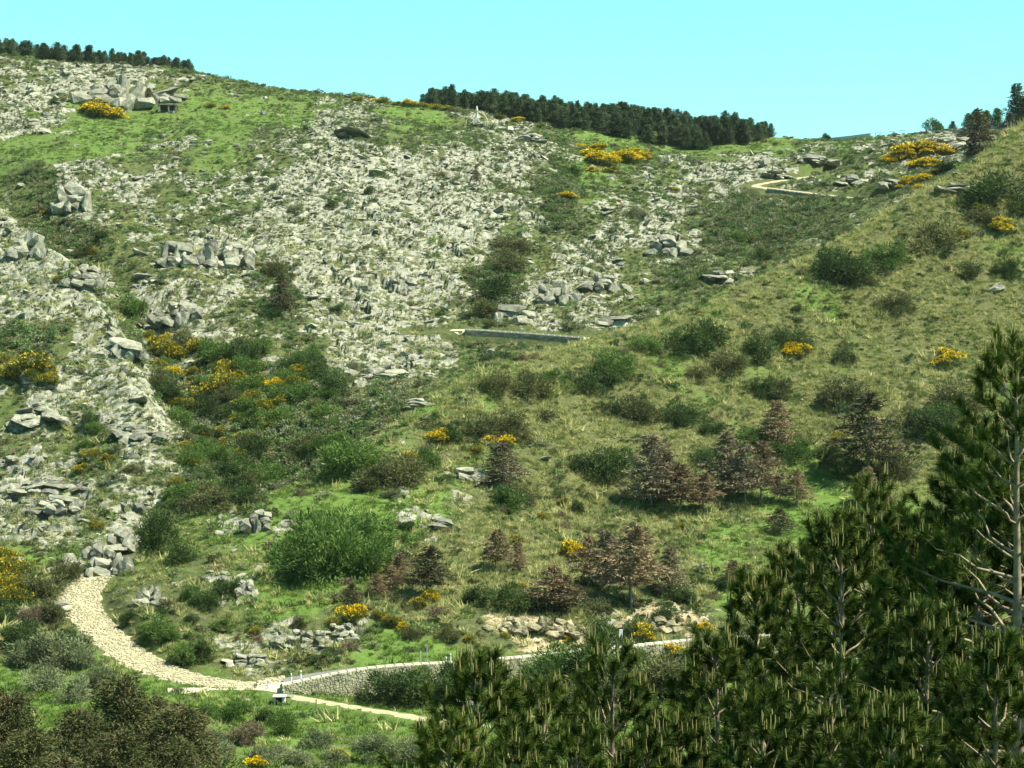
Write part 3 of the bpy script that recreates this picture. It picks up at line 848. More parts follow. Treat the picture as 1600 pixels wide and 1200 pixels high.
# green grass
u, y = candidates(200000, 178, 660)
gk = samp(COVG[..., 2], u, y); fr = samp(far, u, y); fw = samp(flat_w, u, y)
cl = fbm((u - 800) / F * y / 5, y / 7, 95, 4)
keep = (rng.random(len(u)) < gk * smooth01(0.34, 0.6, cl + 0.12 * gk) * (0.9 - 0.45 * fr)) & (fw < 0.8)
u, y = u[keep], y[keep]; P = settle(u, y)
s = np.exp(rng.normal(0, 0.35, len(P))) * 0.95
rot = np.stack([rng.normal(0, 0.12, len(P)), rng.normal(0, 0.12, len(P)), rng.uniform(0, 6.28, len(P))], 1)
scl = s[:, None] * np.ones((1, 3))
gn_scatter('green_grass', TUFT_G, P, rot, scl, rng.integers(0, 3, len(P)), 'lush green grass of the meadows and damp hollows', 'grass')

# ------------------------------------------------------------------ tracks, roads and walls
def strip(name, C, half, m_, lift=0.06, edge=0.35, seed=5):
    """ribbon laid on a centre line, with uneven edges"""
    r = np.random.default_rng(seed)
    C = np.asarray(C); t = np.gradient(C[:, :2], axis=0); t /= np.linalg.norm(t, axis=1)[:, None]
    nn = np.stack([-t[:, 1], t[:, 0]], 1)
    cols = [-1, -0.5, 0, 0.5, 1]
    V = []
    for k in range(len(C)):
        e0, e1 = r.normal(0, edge, 2)
        for q in cols:
            hw = half + (e0 if q < 0 else e1) * abs(q)
            p = C[k, :2] + nn[k] * q * hw
            V.append((p[0], p[1], float(grid_z(p[0], p[1])) + lift + (0.04 if abs(q) < 1 else -0.05)))
    nc = len(cols); Q = []
    for k in range(len(C) - 1):
        for j in range(nc - 1): Q.append((k * nc + j, k * nc + j + 1, (k + 1) * nc + j + 1, (k + 1) * nc + j))
    return obj(name, mesh_np(name, V, Q, [m_], None, True))

trk = tag(strip('cobbled_track', track_c, 2.5, M_TRACK, 0.07, 0.35), kind='structure')
# flat paving stones of the track, too small to pick out singly
r = np.random.default_rng(12)
TV, TQ = [], []
bq = np.array([[0, 1, 2, 3], [4, 7, 6, 5], [0, 4, 5, 1], [1, 5, 6, 2], [2, 6, 7, 3], [3, 7, 4, 0]])
def box_jit(c, ax, ay, az, hx, hy, hz, r, j=0.12):
    k = np.array([[-1, -1, 1], [1, -1, 1], [1, 1, 1], [-1, 1, 1], [-1, -1, -1], [1, -1, -1], [1, 1, -1], [-1, 1, -1]], float)
    k[:, :2] += r.uniform(-j, j, (8, 2)) ; k[:4, :2] *= 0.86
    return c + k[:, :1] * ax * hx + k[:, 1:2] * ay * hy + k[:, 2:] * az * hz
seg = np.cumsum(np.concatenate([[0], np.hypot(*np.diff(track_c[:, :2], axis=0).T)]))
for q in range(3800):
    sq = r.uniform(0, seg[-1]); lat = r.uniform(-2.45, 2.45)
    cx = np.array([np.interp(sq, seg, track_c[:, k]) for k in range(2)])
    c2 = np.array([np.interp(sq + 0.3, seg, track_c[:, k]) for k in range(2)]); tt = c2 - cx
    if np.linalg.norm(tt) < 1e-3: continue
    tt /= np.linalg.norm(tt); nn = np.array([-tt[1], tt[0]]); p = cx + nn * lat
    a = r.uniform(0, 6.28); ax = np.array([math.cos(a), math.sin(a), 0]); ay = np.array([-ax[1], ax[0], 0.0])
    az = np.array([r.normal(0, 0.07), r.normal(0, 0.07), 1.0])
    sz = 0.08 + 0.17 * r.random() ** 1.5
    TV.append(box_jit(np.array([p[0], p[1], float(grid_z(p[0], p[1])) + 0.12]), ax, ay, az, sz, sz * 0.75, 0.05 + 0.06 * r.random(), r)); TQ.append(bq + 8 * (len(TV) - 1))
po = obj('paving_stones', mesh_np('paving_stones', np.concatenate(TV), np.concatenate(TQ), [M_SLAB]), trk)
tag(po, kind='stuff')
tag(strip('paved_road', road_c, 2.5, M_ASPHALT, 0.06, 0.0), kind='structure')
tag(strip('dirt_path', dirt_c, 1.15, M_TRACK, 0.03, 0.5, 8), kind='structure')
tag(strip('middle_hillside_road', mid_c[9:], 1.7, M_GRAVEL, 0.06, 0.15, 9), kind='structure')
tag(strip('hairpin_track', upp_c, 1.45, M_TRACK, 0.10, 0.3, 10), kind='structure')
apron = smooth_line([uvy(262, 1083, 225), uvy(330, 1080, 226), uvy(400, 1076, 227.2), uvy(450, 1077, 227)])
for p in apron: p[2] = float(grid_z(p[0], p[1]))
tag(strip('junction_apron', apron, 1.5, M_GRAVEL, 0.10, 0.1, 11), kind='structure')

def stone_wall(name, label, path, bot, thick, m_, sz=(0.42, 0.28), cop=None, seed=3):
    """path: points of the wall's front top edge; bot(k, s) gives the foot height there"""
    r = np.random.default_rng(seed)
    path = np.asarray(path, float)
    o0 = path[0].copy(); root = empty(name, o0)
    tag(root, label, 'wall')
    sg = np.concatenate([[0], np.cumsum(np.hypot(*np.diff(path[:, :2], axis=0).T))])
    def at(q): return np.array([np.interp(q, sg, path[:, k]) for k in range(3)])
    def nrm(q):
        d = at(min(q + 0.5, sg[-1])) - at(max(q - 0.5, 0)); d[2] = 0; d /= np.linalg.norm(d)
        n_ = np.array([d[1], -d[0], 0]); return d, (n_ if n_[1] < 0 else -n_)
    # core
    V, Q = [], []
    qs = np.linspace(0, sg[-1], max(2, int(sg[-1] / 1.5)))
    for q in qs:
        p = at(q); d, n_ = nrm(q); zb = bot(p, n_)
        for off, z in ((0, zb), (0, p[2]), (-thick, p[2]), (-thick, zb)):
            w_ = p + n_ * off; V.append((w_[0], w_[1], z))
    for k in range(len(qs) - 1):
        for j in range(4): Q.append((k * 4 + j, k * 4 + (j + 1) % 4, k * 4 + 4 + (j + 1) % 4, k * 4 + 4 + j))
    e = 4 * (len(qs) - 1); Q += [(0, 3, 2, 1), (e, e + 1, e + 2, e + 3)]
    obj('core', mesh_np('wall_core', np.array(V) - o0, Q, [M_MORTAR]), root)
    # courses of rough stones
    SV, SQ_ = [], []
    hmax = max(at(q)[2] - bot(at(q), nrm(q)[1]) for q in qs)
    nco = int(hmax / sz[1]) + 1
    for c_ in range(nco):
        q = r.uniform(0, 0.3)
        while q < sg[-1]:
            ln = sz[0] * r.uniform(0.55, 1.6)
            p = at(min(q + ln / 2, sg[-1])); d, n_ = nrm(q)
            z = p[2] - (c_ + 0.5) * sz[1] + r.normal(0, 0.02)
            if z > bot(p, n_) - 0.1:
                h = sz[1] * r.uniform(0.38, 0.54)
                ce = p + n_ * (0.02 + r.random() * 0.07); ce[2] = z
                SV.append(box_jit(ce, d, np.array([0, 0, 1.0]) + d * r.normal(0, 0.08), n_, ln * 0.47, h, 0.10, r)); SQ_.append(bq + 8 * (len(SV) - 1))
            q += ln
    st = obj('stones', mesh_np('wall_stones', np.concatenate(SV) - o0, np.concatenate(SQ_), [m_]), root)
    tag(st, kind='stuff')
    if cop:
        k = 0; q = 0.0
        bx = mesh_np(name + '_coping', box_jit(np.zeros(3), np.array([1.0, 0, 0]), np.array([0, 1.0, 0]), np.array([0, 0, 1.0]), 0.5, 0.5, 0.5, np.random.default_rng(1), 0.02), bq, [M_COPING])
        while q < sg[-1] - 0.5:
            ln = cop[0] * r.uniform(0.85, 1.15)
            p = at(q + ln / 2); d, n_ = nrm(q + ln / 2)
            slope = math.atan2(at(min(q + ln, sg[-1]))[2] - at(q)[2], ln)
            c2 = p - n_ * (cop[1] / 2 - 0.1); c2[2] += cop[2] * 0.4
            o = obj('coping_stone', bx, root, c2 - o0, (0, -slope, math.atan2(d[1], d[0])), (ln * 0.97, cop[1], cop[2] * r.uniform(0.9, 1.15)))
            q += ln
    return root

def front_ground(p, n_):
    w_ = p + n_ * 0.5
    return min(float(grid_z(w_[0], w_[1])), p[2] - 0.35) - 0.25
low = [(u, y, v) for u, y, v in top if 440 <= u <= 1250]
lowp = smooth_line([uvy(u, v - 1 - (7 if u > 470 else 0), y - 0.9) for u, y, v in low], 8)
stone_wall('road_retaining_wall', 'long pale dry-stone retaining wall with coping along the lower road', lowp, front_ground, 0.7, M_STONE, (0.36, 0.23), (1.15, 0.62, 0.18), 3)
midw = [np.array([p[0], p[1] - 1.9, p[2] + 0.02]) for p in mid_c[12:-11]]
stone_wall('middle_retaining_wall', 'grey stone retaining wall of the road halfway up the far slope', midw, front_ground, 0.6, M_STONE_GREY, (0.4, 0.26), (1.3, 0.55, 0.34), 4)
uppw = [np.array([p[0], p[1] - 2.3, p[2] - 0.40]) for p in upp_c[38:]]
stone_wall('upper_retaining_wall', 'low stone edging wall below the hairpin track near the ridge', uppw, front_ground, 0.5, M_STONE_GREY, (0.4, 0.26), (1.3, 0.5, 0.20), 5)

# ------------------------------------------------------------------ rock outcrops
def outcrop(u0, vb, wpx, hpx, nb, label, seed, name='rock_outcrop', m_=None, flat=0.55):
    r = np.random.default_rng(seed)
    p = hit(u0, vb); k = p[1] / F; Wm, Hm = wpx * k, hpx * k
    root = empty(name, p)
    tag(root, label, 'rock outcrop' if nb > 2 else 'boulder')
    i = 0
    if nb <= 2: lay = [(0, nb)]
    else: lay = [(0, int(round(nb * 0.45))), (1, int(round(nb * 0.35))), (2, max(1, nb - int(round(nb * 0.45)) - int(round(nb * 0.35))))]
    for l_, n_l in lay:
        wl = Wm * (1.0, 0.75, 0.5)[l_]; off = r.uniform(-0.12, 0.12) * Wm
        for q in range(n_l):
            bw = wl / n_l * r.uniform(0.95, 1.45); bh = Hm * (0.30 if nb > 12 else 0.52 if nb > 2 else 0.9) * r.uniform(0.7, 1.4); bw *= 1.5 if nb > 12 else 1
            dx = -wl / 2 + wl * (q + 0.5) / n_l + off + r.normal(0, 0.05 if nb < 13 else 0.12) * Wm
            dy = l_ * Hm * 0.28 + r.uniform(-0.1, 0.1 if nb < 13 else 0.7) * Hm
            z = max(float(grid_z(p[0] + dx, p[1] + dy)), p[2] + l_ * 0.27 * Hm) - p[2] + bh * 0.12
            o = obj('boulder', BOULD[r.integers(0, 6)], root, (dx, dy, z), (r.normal(0, 0.12), r.normal(0.08, 0.14), r.uniform(-0.45, 0.45)), (bw / 1.15, max(bw, bh) / 1.05, bh / 0.72))
            if m_:
                o.material_slots[0].link = 'OBJECT'; o.material_slots[0].material = m_
    return root
for a in [
    (168, 166, 112, 56, 12, 'massive weathered granite outcrop above the upper left meadow', 1),
    (258, 160, 76, 30, 8, 'pale slabby outcrop right of the massive one above the left meadow', 2),
    (112, 328, 60, 52, 8, 'pale rounded rock knob in the scrub at upper left', 3),
    (275, 414, 66, 44, 8, 'left block of the pale cliff band on the upper left slope', 4),
    (350, 418, 100, 54, 12, 'cracked pale cliff band standing on the upper left slope', 5),
    (285, 505, 90, 42, 10, 'upright jointed outcrop above the broom-filled gully', 6),
    (130, 445, 70, 42, 9, 'dark cracked crag on the rocky nose at left', 7),
    (40, 400, 70, 44, 8, 'crag at the left edge above the rocky nose', 8),
    (545, 215, 60, 14, 4, 'flat pale slabs at the right end of the left meadow', 9),
    (520, 190, 26, 9, 2, 'single flat white boulder on the meadow rim', 10),
    (800, 505, 60, 40, 8, 'pale crag just above the left half of the middle wall', 11),
    (870, 475, 70, 42, 9, 'pale rugged crag uphill of the middle wall', 12),
    (940, 455, 60, 36, 7, 'pale blocky crag above the right end of the middle wall', 13),
    (960, 512, 70, 26, 6, 'low outcrop where the middle road meets the spur', 14),
    (1050, 400, 70, 34, 8, 'pale broken outcrop left of the green hollow', 15),
    (1120, 440, 46, 18, 4, 'pale slab outcrop just behind the crest of the spur', 16),
    (1215, 280, 60, 14, 6, 'pale rock rib beside the bend of the hairpin track', 17),
    (1270, 255, 60, 16, 6, 'jagged rocks on the meadow rim above the hairpin track', 18),
    (1480, 238, 90, 32, 10, 'big pale outcrop on the ridge beside the yellow broom', 19),
    (1335, 288, 50, 16, 5, 'grey rocks lying above the hairpin track', 20),
    (1398, 292, 50, 16, 5, 'dark grey rocks at the right end of the hairpin track', 21),
    (600, 590, 70, 24, 6, 'slabby outcrop at the foot of the central scree', 22),
    (160, 900, 112, 52, 12, 'smooth grey boulders heaped where the cobbled track bends', 23),
    (115, 892, 60, 26, 6, 'stacked grey blocks at the upper end of the cobbled track', 24),
    (190, 858, 60, 40, 5, 'rounded grey boulder above the upper end of the track', 25),
    (90, 800, 90, 30, 8, 'long slabby ledge low on the left rocky slope', 26),
    (60, 770, 80, 26, 7, 'tilted slab ledge at the left edge of the rocky slope', 27),
    (210, 690, 80, 30, 7, 'layered ledge beside the broom-filled gully', 28),
    (60, 660, 90, 30, 7, 'flat ledge at far left above the small green hollow', 29),
    (195, 560, 80, 34, 8, 'overhanging slab at the edge of the rocky nose', 30),
    (405, 830, 50, 40, 7, 'pale pinnacles on the tip of the spur', 31),
    (495, 828, 56, 22, 5, 'pale boulders beside the big round green bush', 32),
    (690, 822, 36, 16, 3, 'flat pale boulder right of the big green bush', 33),
    (385, 930, 36, 30, 7, 'pale pyramid rock beside a dark bush above the track', 34),
    (480, 1012, 90, 34, 24, 'grey broken outcrop on the bank above the left road wall', 35),
    (395, 1042, 90, 24, 20, 'row of grey rocks low on the bank above the track junction', 36),
    (530, 1002, 60, 32, 16, 'mossy grey crag on the bank above the road wall', 37),
    (735, 750, 50, 22, 5, 'low rocks in the middle of the lower spur', 38),
    (650, 640, 50, 18, 4, 'pale boulders on the crest at the left end of the spur', 39),
    (728, 1102, 32, 24, 2, 'lone grey boulder in the bushes below the road wall', 40),
    (768, 552, 16, 13, 1, 'lone rounded boulder in the grass below the middle wall', 41),
    (230, 945, 60, 30, 12, 'pale ochre rocks on the slope right of the track', 42),
    (85, 960, 50, 24, 5, 'pinkish boulders at the left edge of the cobbled track', 43),
    (830, 222, 40, 18, 5, 'white boulders below the monument', 44),
    (1500, 300, 60, 14, 5, 'rock rib along the crest of the spur at upper right', 45),
]:
    outcrop(*a[:7] if False else a[:5], a[5], 700 + a[6])
for a in [(800, 990, 70, 30, 9, 'bare cream-coloured rock face in the road cutting', 51), (865, 995, 70, 34, 10, 'largest bare ochre rock face above the road wall', 52), (970, 990, 40, 22, 5, 'small ochre cutting beside the white road sign', 53), (1035, 985, 60, 20, 6, 'ochre cutting at the right end of the visible road', 54)]:
    outcrop(a[0], a[1], a[2], a[3], a[4], a[5], 700 + a[6], 'road_cutting', M_TANROCK)

# ------------------------------------------------------------------ bushes
MATS = {'D': (M_BUSH_DARK, 'dark green'), 'M': (M_BUSH_MID, 'bright green'), 'O': (M_BUSH_OLIVE, 'olive'), 'G': (M_BUSH_GREY, 'grey-green'), 'B': (M_BUSH_BROWN, 'brown leafless')}
def bush(u_, v_, w_, kind='D', label=None, tall=1.0, group=None, zn=None):
    p = hit(u_, v_); s = 1.2 * w_ * p[1] / F
    i = random.randrange(6)
    o = obj('round_bush', BUSHES[i], None, (p[0], p[1] + 0.2 * s, p[2] - 0.06 * s), (0, 0, random.uniform(0, 6.28)), (s * random.uniform(1.0, 1.3), s * random.uniform(0.85, 1.15), s * tall * random.uniform(0.8, 1.15)))
    o.material_slots[0].link = 'OBJECT'; o.material_slots[0].material = MATS[kind][0]
    zn = zn or zone(u_, v_, p[1])
    size = 'large' if w_ >= 55 else 'medium' if w_ >= 34 else 'small'
    tag(o, label or '%s %s bush %s' % (size, MATS[kind][1], zn), 'bush', group or 'bushes ' + zn)
    return o
for a in [
    (1310, 447, 60, 'D', 'lower left lobe of the big dark thicket on the upper spur'), (1345, 440, 66, 'D', 'middle of the big dark thicket on the upper spur'), (1388, 422, 60, 'M', 'brighter right end of the big dark thicket on the upper spur'), (1300, 425, 44, 'D', 'back of the big dark thicket on the upper spur'),
    (915, 617, 48, 'D', 'lower end of the dark bush row near the spur crest'), (938, 602, 54, 'D', 'middle of the dark bush row near the spur crest'), (966, 588, 54, 'M', 'upper end of the dark bush row near the spur crest'),
    (1465, 392, 70, 'O', 'wide olive bush left of a small broom on the upper spur'), (1570, 432, 40, 'D'), (1515, 434, 36, 'D'), (1568, 330, 78, 'D', 'widest dark bush near the right edge of the upper spur'), (1540, 352, 50, 'O'),
    (1400, 494, 44, 'O'), (1190, 566, 48, 'D', 'round dark bush left of a glowing broom on the spur'), (1224, 540, 38, 'D', 'dark bush directly behind a glowing broom on the spur'), (1252, 548, 32, 'D'), (1317, 566, 30, 'D', 'small round dark bush alone in the middle of the spur'),
    (1072, 556, 62, 'D'), (1104, 546, 50, 'D'), (1012, 552, 48, 'M'), (1092, 598, 34, 'O'), (1140, 586, 50, 'O'), (866, 597, 30, 'M'), (822, 622, 50, 'O'), (772, 618, 40, 'O'), (1320, 642, 56, 'O'), (1190, 622, 40, 'D'), (1226, 624, 46, 'O'),
    (1058, 668, 46, 'D'), (1086, 658, 40, 'D'), (985, 658, 54, 'O'), (1112, 680, 34, 'D'), (944, 750, 66, 'D', 'large round dark bush left of the dead pine group'), (918, 738, 42, 'D'), (976, 738, 46, 'D'), (1100, 728, 46, 'D'), (1172, 698, 46, 'M'), (1214, 722, 46, 'D'), (1242, 716, 40, 'M'),
    (1450, 690, 60, 'D'), (1478, 668, 50, 'D'), (1425, 674, 46, 'O'), (1500, 644, 60, 'O'), (1398, 748, 58, 'O'), (1335, 748, 48, 'D'), (1298, 732, 40, 'D'), (592, 768, 60, 'O'), (636, 757, 56, 'O'), (662, 738, 42, 'M'), (535, 748, 76, 'M', 'wide bright green bush on the left crest of the spur'), (566, 730, 46, 'M'),
    (790, 797, 44, 'M'), (816, 786, 38, 'O'), (785, 682, 52, 'O'), (745, 684, 46, 'O'), (705, 690, 40, 'D'),
    (251, 858, 56, 'D', 'darkest round bush on the tip of the spur', 1.25), (287, 879, 46, 'D', 'round dark bush just below the darkest one on the spur tip', 1.1), (330, 803, 50, 'O'), (300, 806, 42, 'O'), (372, 792, 42, 'D'), (318, 785, 40, 'O'),
    (350, 933, 38, 'D'), (262, 1006, 38, 'M'), (238, 1003, 46, 'M'), (285, 1040, 44, 'M'), (320, 953, 36, 'D'), (298, 942, 30, 'M'), (205, 975, 26, 'D'), (310, 1030, 40, 'D'), (350, 985, 30, 'M'),
    (795, 957, 52, 'D'), (748, 947, 36, 'D'), (936, 1006, 46, 'D', 'dark bush against the ochre road cutting'), (938, 964, 44, 'O'), (1000, 1002, 44, 'D'), (830, 957, 40, 'O'), (1040, 972, 40, 'D'), (1066, 944, 40, 'D'), (700, 1000, 34, 'O'), (640, 1000, 30, 'O'),
    (592, 1100, 60, 'D'), (634, 1106, 70, 'D', 'leftmost big dark bush against the foot of the road wall', 1.0), (690, 1104, 74, 'D'), (725, 1084, 60, 'D'), (655, 1084, 56, 'M'), (760, 1076, 50, 'D'), (880, 1078, 90, 'M'), (945, 1080, 86, 'D'), (1010, 1095, 105, 'O', 'large olive bush below the road wall behind the young pines'), (1068, 1066, 66, 'D'), (850, 1100, 70, 'D'), (1000, 1062, 64, 'M'), (940, 1115, 90, 'O'), (1085, 1100, 80, 'O'), (800, 1110, 70, 'D'), (1150, 1060, 70, 'D'),
    (60, 1046, 64, 'G'), (88, 1042, 64, 'G', 'widest grey-green shrub left of the cobbled track'), (122, 1050, 44, 'G'), (70, 1080, 60, 'G'), (112, 1100, 50, 'G'), (150, 1078, 42, 'G'), (28, 1016, 60, 'D'), (100, 1010, 32, 'D'), (186, 1100, 40, 'G'), (128, 1012, 26, 'D'), (48, 985, 44, 'B'), (75, 975, 40, 'O'), (15, 975, 36, 'D'), (60, 935, 60, 'O'), (100, 912, 40, 'O'),
    (350, 1190, 36, 'G'), (405, 1198, 40, 'G'), (462, 1199, 36, 'G'), (520, 1200, 34, 'G'), (305, 1180, 40, 'G'), (330, 1165, 34, 'G'), (430, 1185, 30, 'G'), (580, 1196, 50, 'G'), (440, 1150, 44, 'M'), (365, 1132, 42, 'M'), (415, 1132, 36, 'D'), (325, 1122, 30, 'M'), (640, 1196, 50, 'G'), (385, 1165, 40, 'B'), (490, 1170, 36, 'G'),
    (140, 668, 28, 'D'), (380, 572, 42, 'D', 'round dark tree-like bush above the gully', 1.2), (525, 492, 18, 'D'), (205, 495, 44, 'M'), (430, 500, 30, 'D'), (425, 430, 34, 'O'), (755, 500, 40, 'O'), (790, 430, 44, 'O'), (780, 470, 50, 'D'), (800, 395, 40, 'O'),
]:
    bush(*a)
# the big round clump on the spur
for a in [(470, 908, 62, 1.25, 'front left'), (512, 908, 74, 1.35, 'front'), (556, 905, 76, 1.2, 'front right'), (592, 896, 60, 1.1, 'right end'), (492, 872, 76, 1.3, 'left shoulder'), (535, 868, 80, 1.3, 'crown'), (578, 866, 70, 1.2, 'right shoulder'), (470, 885, 60, 1.2, 'left end')]:
    bush(a[0], a[1], a[2], 'M', a[4] + ' of the largest bright green thicket on the spur', a[3], 'largest thicket on the spur')
# further bushes where the slopes are scrubby
cand = 0; made = 0
while made < 150 and cand < 8000:
    cand += 1
    u_ = random.uniform(0, 1600); v_ = random.uniform(120, 1000)
    if made < 95: v_ = random.uniform(545, 800); c0 = np.interp(v_, [545, 600, 680, 740, 800], [330, 390, 420, 400, 320]); u_ = c0 + random.uniform(-1, 1) * np.interp(v_, [545, 600, 700, 800], [95, 150, 130, 60])
    p = hit(u_, v_)
    c_ = samp(cov, np.array([u_]), np.array([p[1]]))[0]; fr_ = samp(far, np.array([u_]), np.array([p[1]]))[0]
    if samp(flat_w, np.array([u_]), np.array([p[1]]))[0] > 0.1: continue
    if fr_ < 0.5 and made < 95: continue
    if made >= 95 and random.random() > (c_[1] ** 2.2 if fr_ > 0.5 else 0.3): continue
    bush(u_, v_, random.uniform(20, 44) if made < 95 else random.uniform(13, 27), random.choice('DMMMO' if made < 95 else 'DDDMOOG' if fr_ > 0.5 else 'DOOGB'))
    made += 1

# ------------------------------------------------------------------ flowering broom
def broom(u_, v_, w_, full=1, label=None):
    p = hit(u_, v_); lo = v_ < 330; s = (0.98 if lo else 1.12) * w_ * p[1] / F; i = random.randrange(6); rz = random.uniform(0, 6.28)
    o = obj('broom_bush', BUSHES[i], None, (p[0], p[1] + 0.15 * s, p[2] - 0.05 * s), (0, 0, rz), (s * 1.15, s * 1.1, s * random.uniform(0.85, 1.05) * (0.68 if lo else 1.0)))
    o.material_slots[0].link = 'OBJECT'; o.material_slots[0].material = M_BROOM
    f = obj('blossom', (BLOOM if full else BLOOM_S)[i], o)
    zn = zone(u_, v_, p[1])
    size = 'large' if w_ >= 40 else 'medium' if w_ >= 24 else 'small'
    tag(o, label or '%s %s yellow broom %s' % (size, 'bright' if full else 'dull', zn), 'broom bush', 'broom in bloom ' + zn)
for a in [
    (1050, 1030, 36, 1, 'bright round yellow broom at the right end of the road wall'), (676, 1096, 28, 1, 'yellow broom beside a grey boulder below the road wall'), (893, 874, 34, 1, 'tall glowing broom between the dead pines'), (690, 694, 32, 1, 'leftmost glowing broom on the middle spur'), (788, 703, 26, 1), (768, 697, 22, 1), (742, 712, 22, 0), (638, 722, 22, 1), (640, 724, 18, 1),
    (1240, 556, 34, 1, 'glowing broom in front of a dark bush in mid spur'), (1480, 570, 36, 1, 'wide glowing broom alone on the right of the spur'), (1562, 361, 30, 1, 'bright broom at the right edge of the upper spur'), (1528, 332, 22, 1), (1500, 372, 20, 1),
    (555, 972, 38, 1, 'wide yellow broom on the bank above the left road wall'), (672, 941, 22, 1), (655, 950, 22, 0), (612, 980, 24, 0), (630, 985, 16, 1), (735, 1004, 16, 0), (815, 924, 18, 0), (850, 813, 18, 0), (808, 850, 18, 0), (655, 882, 20, 0), (1000, 1000, 34, 1), (1102, 985, 20, 1), (790, 997, 14, 0), (884, 1002, 12, 1), (1016, 884, 16, 0), (1068, 830, 16, 0), (1312, 692, 20, 0), (1375, 642, 10, 1), (1004, 637, 14, 0), (495, 729, 14, 1), (1543, 560, 12, 1), (880, 792, 16, 0), (910, 805, 14, 0), (1010, 660, 12, 0), (1300, 700, 14, 0), (822, 690, 14, 0),
    (400, 1200, 26, 1), (330, 1184, 12, 1), (528, 1187, 22, 1), (400, 990, 18, 0), (520, 980, 20, 0), (590, 968, 18, 0),
    (15, 905, 50, 0), (22, 945, 50, 0), (8, 925, 40, 0), (5, 880, 36, 0), (48, 597, 54, 0), (10, 595, 32, 0), (75, 602, 34, 0), (5, 565, 20, 0), (355, 560, 24, 0), (380, 640, 28, 0), (395, 665, 24, 0), (430, 610, 26, 1), (425, 670, 26, 0), (340, 600, 24, 1), (290, 612, 22, 0), (315, 690, 22, 0), (375, 720, 24, 0), (300, 730, 22, 0), (400, 580, 22, 0), (270, 590, 22, 1), (390, 740, 20, 0), (345, 770, 20, 0),
    (150, 180, 44, 1), (175, 184, 36, 1), (132, 174, 28, 0), (160, 168, 30, 1), (885, 311, 28, 1), (940, 258, 46, 1), (976, 254, 44, 1), (1003, 248, 30, 1), (920, 246, 28, 1), (935, 236, 26, 1), (958, 270, 26, 0), (905, 230, 16, 1), (966, 315, 10, 1), (966, 326, 10, 0), (990, 240, 22, 1), (925, 268, 18, 1), (1045, 296, 12, 0), (1055, 298, 12, 1),
    (1408, 250, 46, 1), (1440, 244, 56, 1), (1472, 243, 44, 1), (1392, 254, 30, 1), (1447, 262, 40, 1), (1420, 288, 30, 1), (1446, 282, 24, 1), (1414, 296, 24, 1), (1478, 268, 34, 0), (1462, 274, 28, 0), (1425, 240, 30, 1), (1455, 235, 30, 1), (1437, 296, 18, 1),
    (255, 560, 40, 0), (243, 548, 30, 0), (277, 566, 32, 0), (310, 550, 26, 0), (330, 575, 32, 0), (302, 594, 28, 0), (352, 586, 32, 0), (322, 624, 42, 0), (362, 616, 42, 0), (402, 606, 32, 0), (290, 645, 26, 0), (270, 634, 22, 0), (412, 650, 34, 0), (432, 642, 28, 0), (460, 606, 32, 0), (342, 684, 26, 0), (382, 694, 26, 0), (372, 662, 22, 0), (330, 722, 22, 0), (412, 704, 22, 0), (360, 742, 22, 0), (292, 774, 26, 0), (276, 762, 22, 0), (145, 718, 26, 0), (166, 724, 22, 0), (130, 738, 22, 0), (290, 702, 20, 0), (235, 530, 20, 0), (145, 400, 16, 0), (70, 340, 16, 0), (465, 590, 24, 0), (150, 830, 22, 0), (90, 440, 14, 0), (260, 535, 18, 1), (340, 640, 20, 1), (245, 575, 20, 0), (395, 630, 24, 0), (310, 655, 24, 0), (350, 700, 22, 0),
    (560, 158, 18, 0), (600, 162, 22, 0), (640, 166, 22, 1), (682, 171, 22, 0), (700, 174, 20, 0), (780, 186, 18, 0), (810, 190, 18, 1), (330, 168, 18, 0), (352, 170, 14, 1), (585, 160, 16, 1), (622, 165, 16, 0), (660, 168, 18, 0),
]:
    broom(*a)

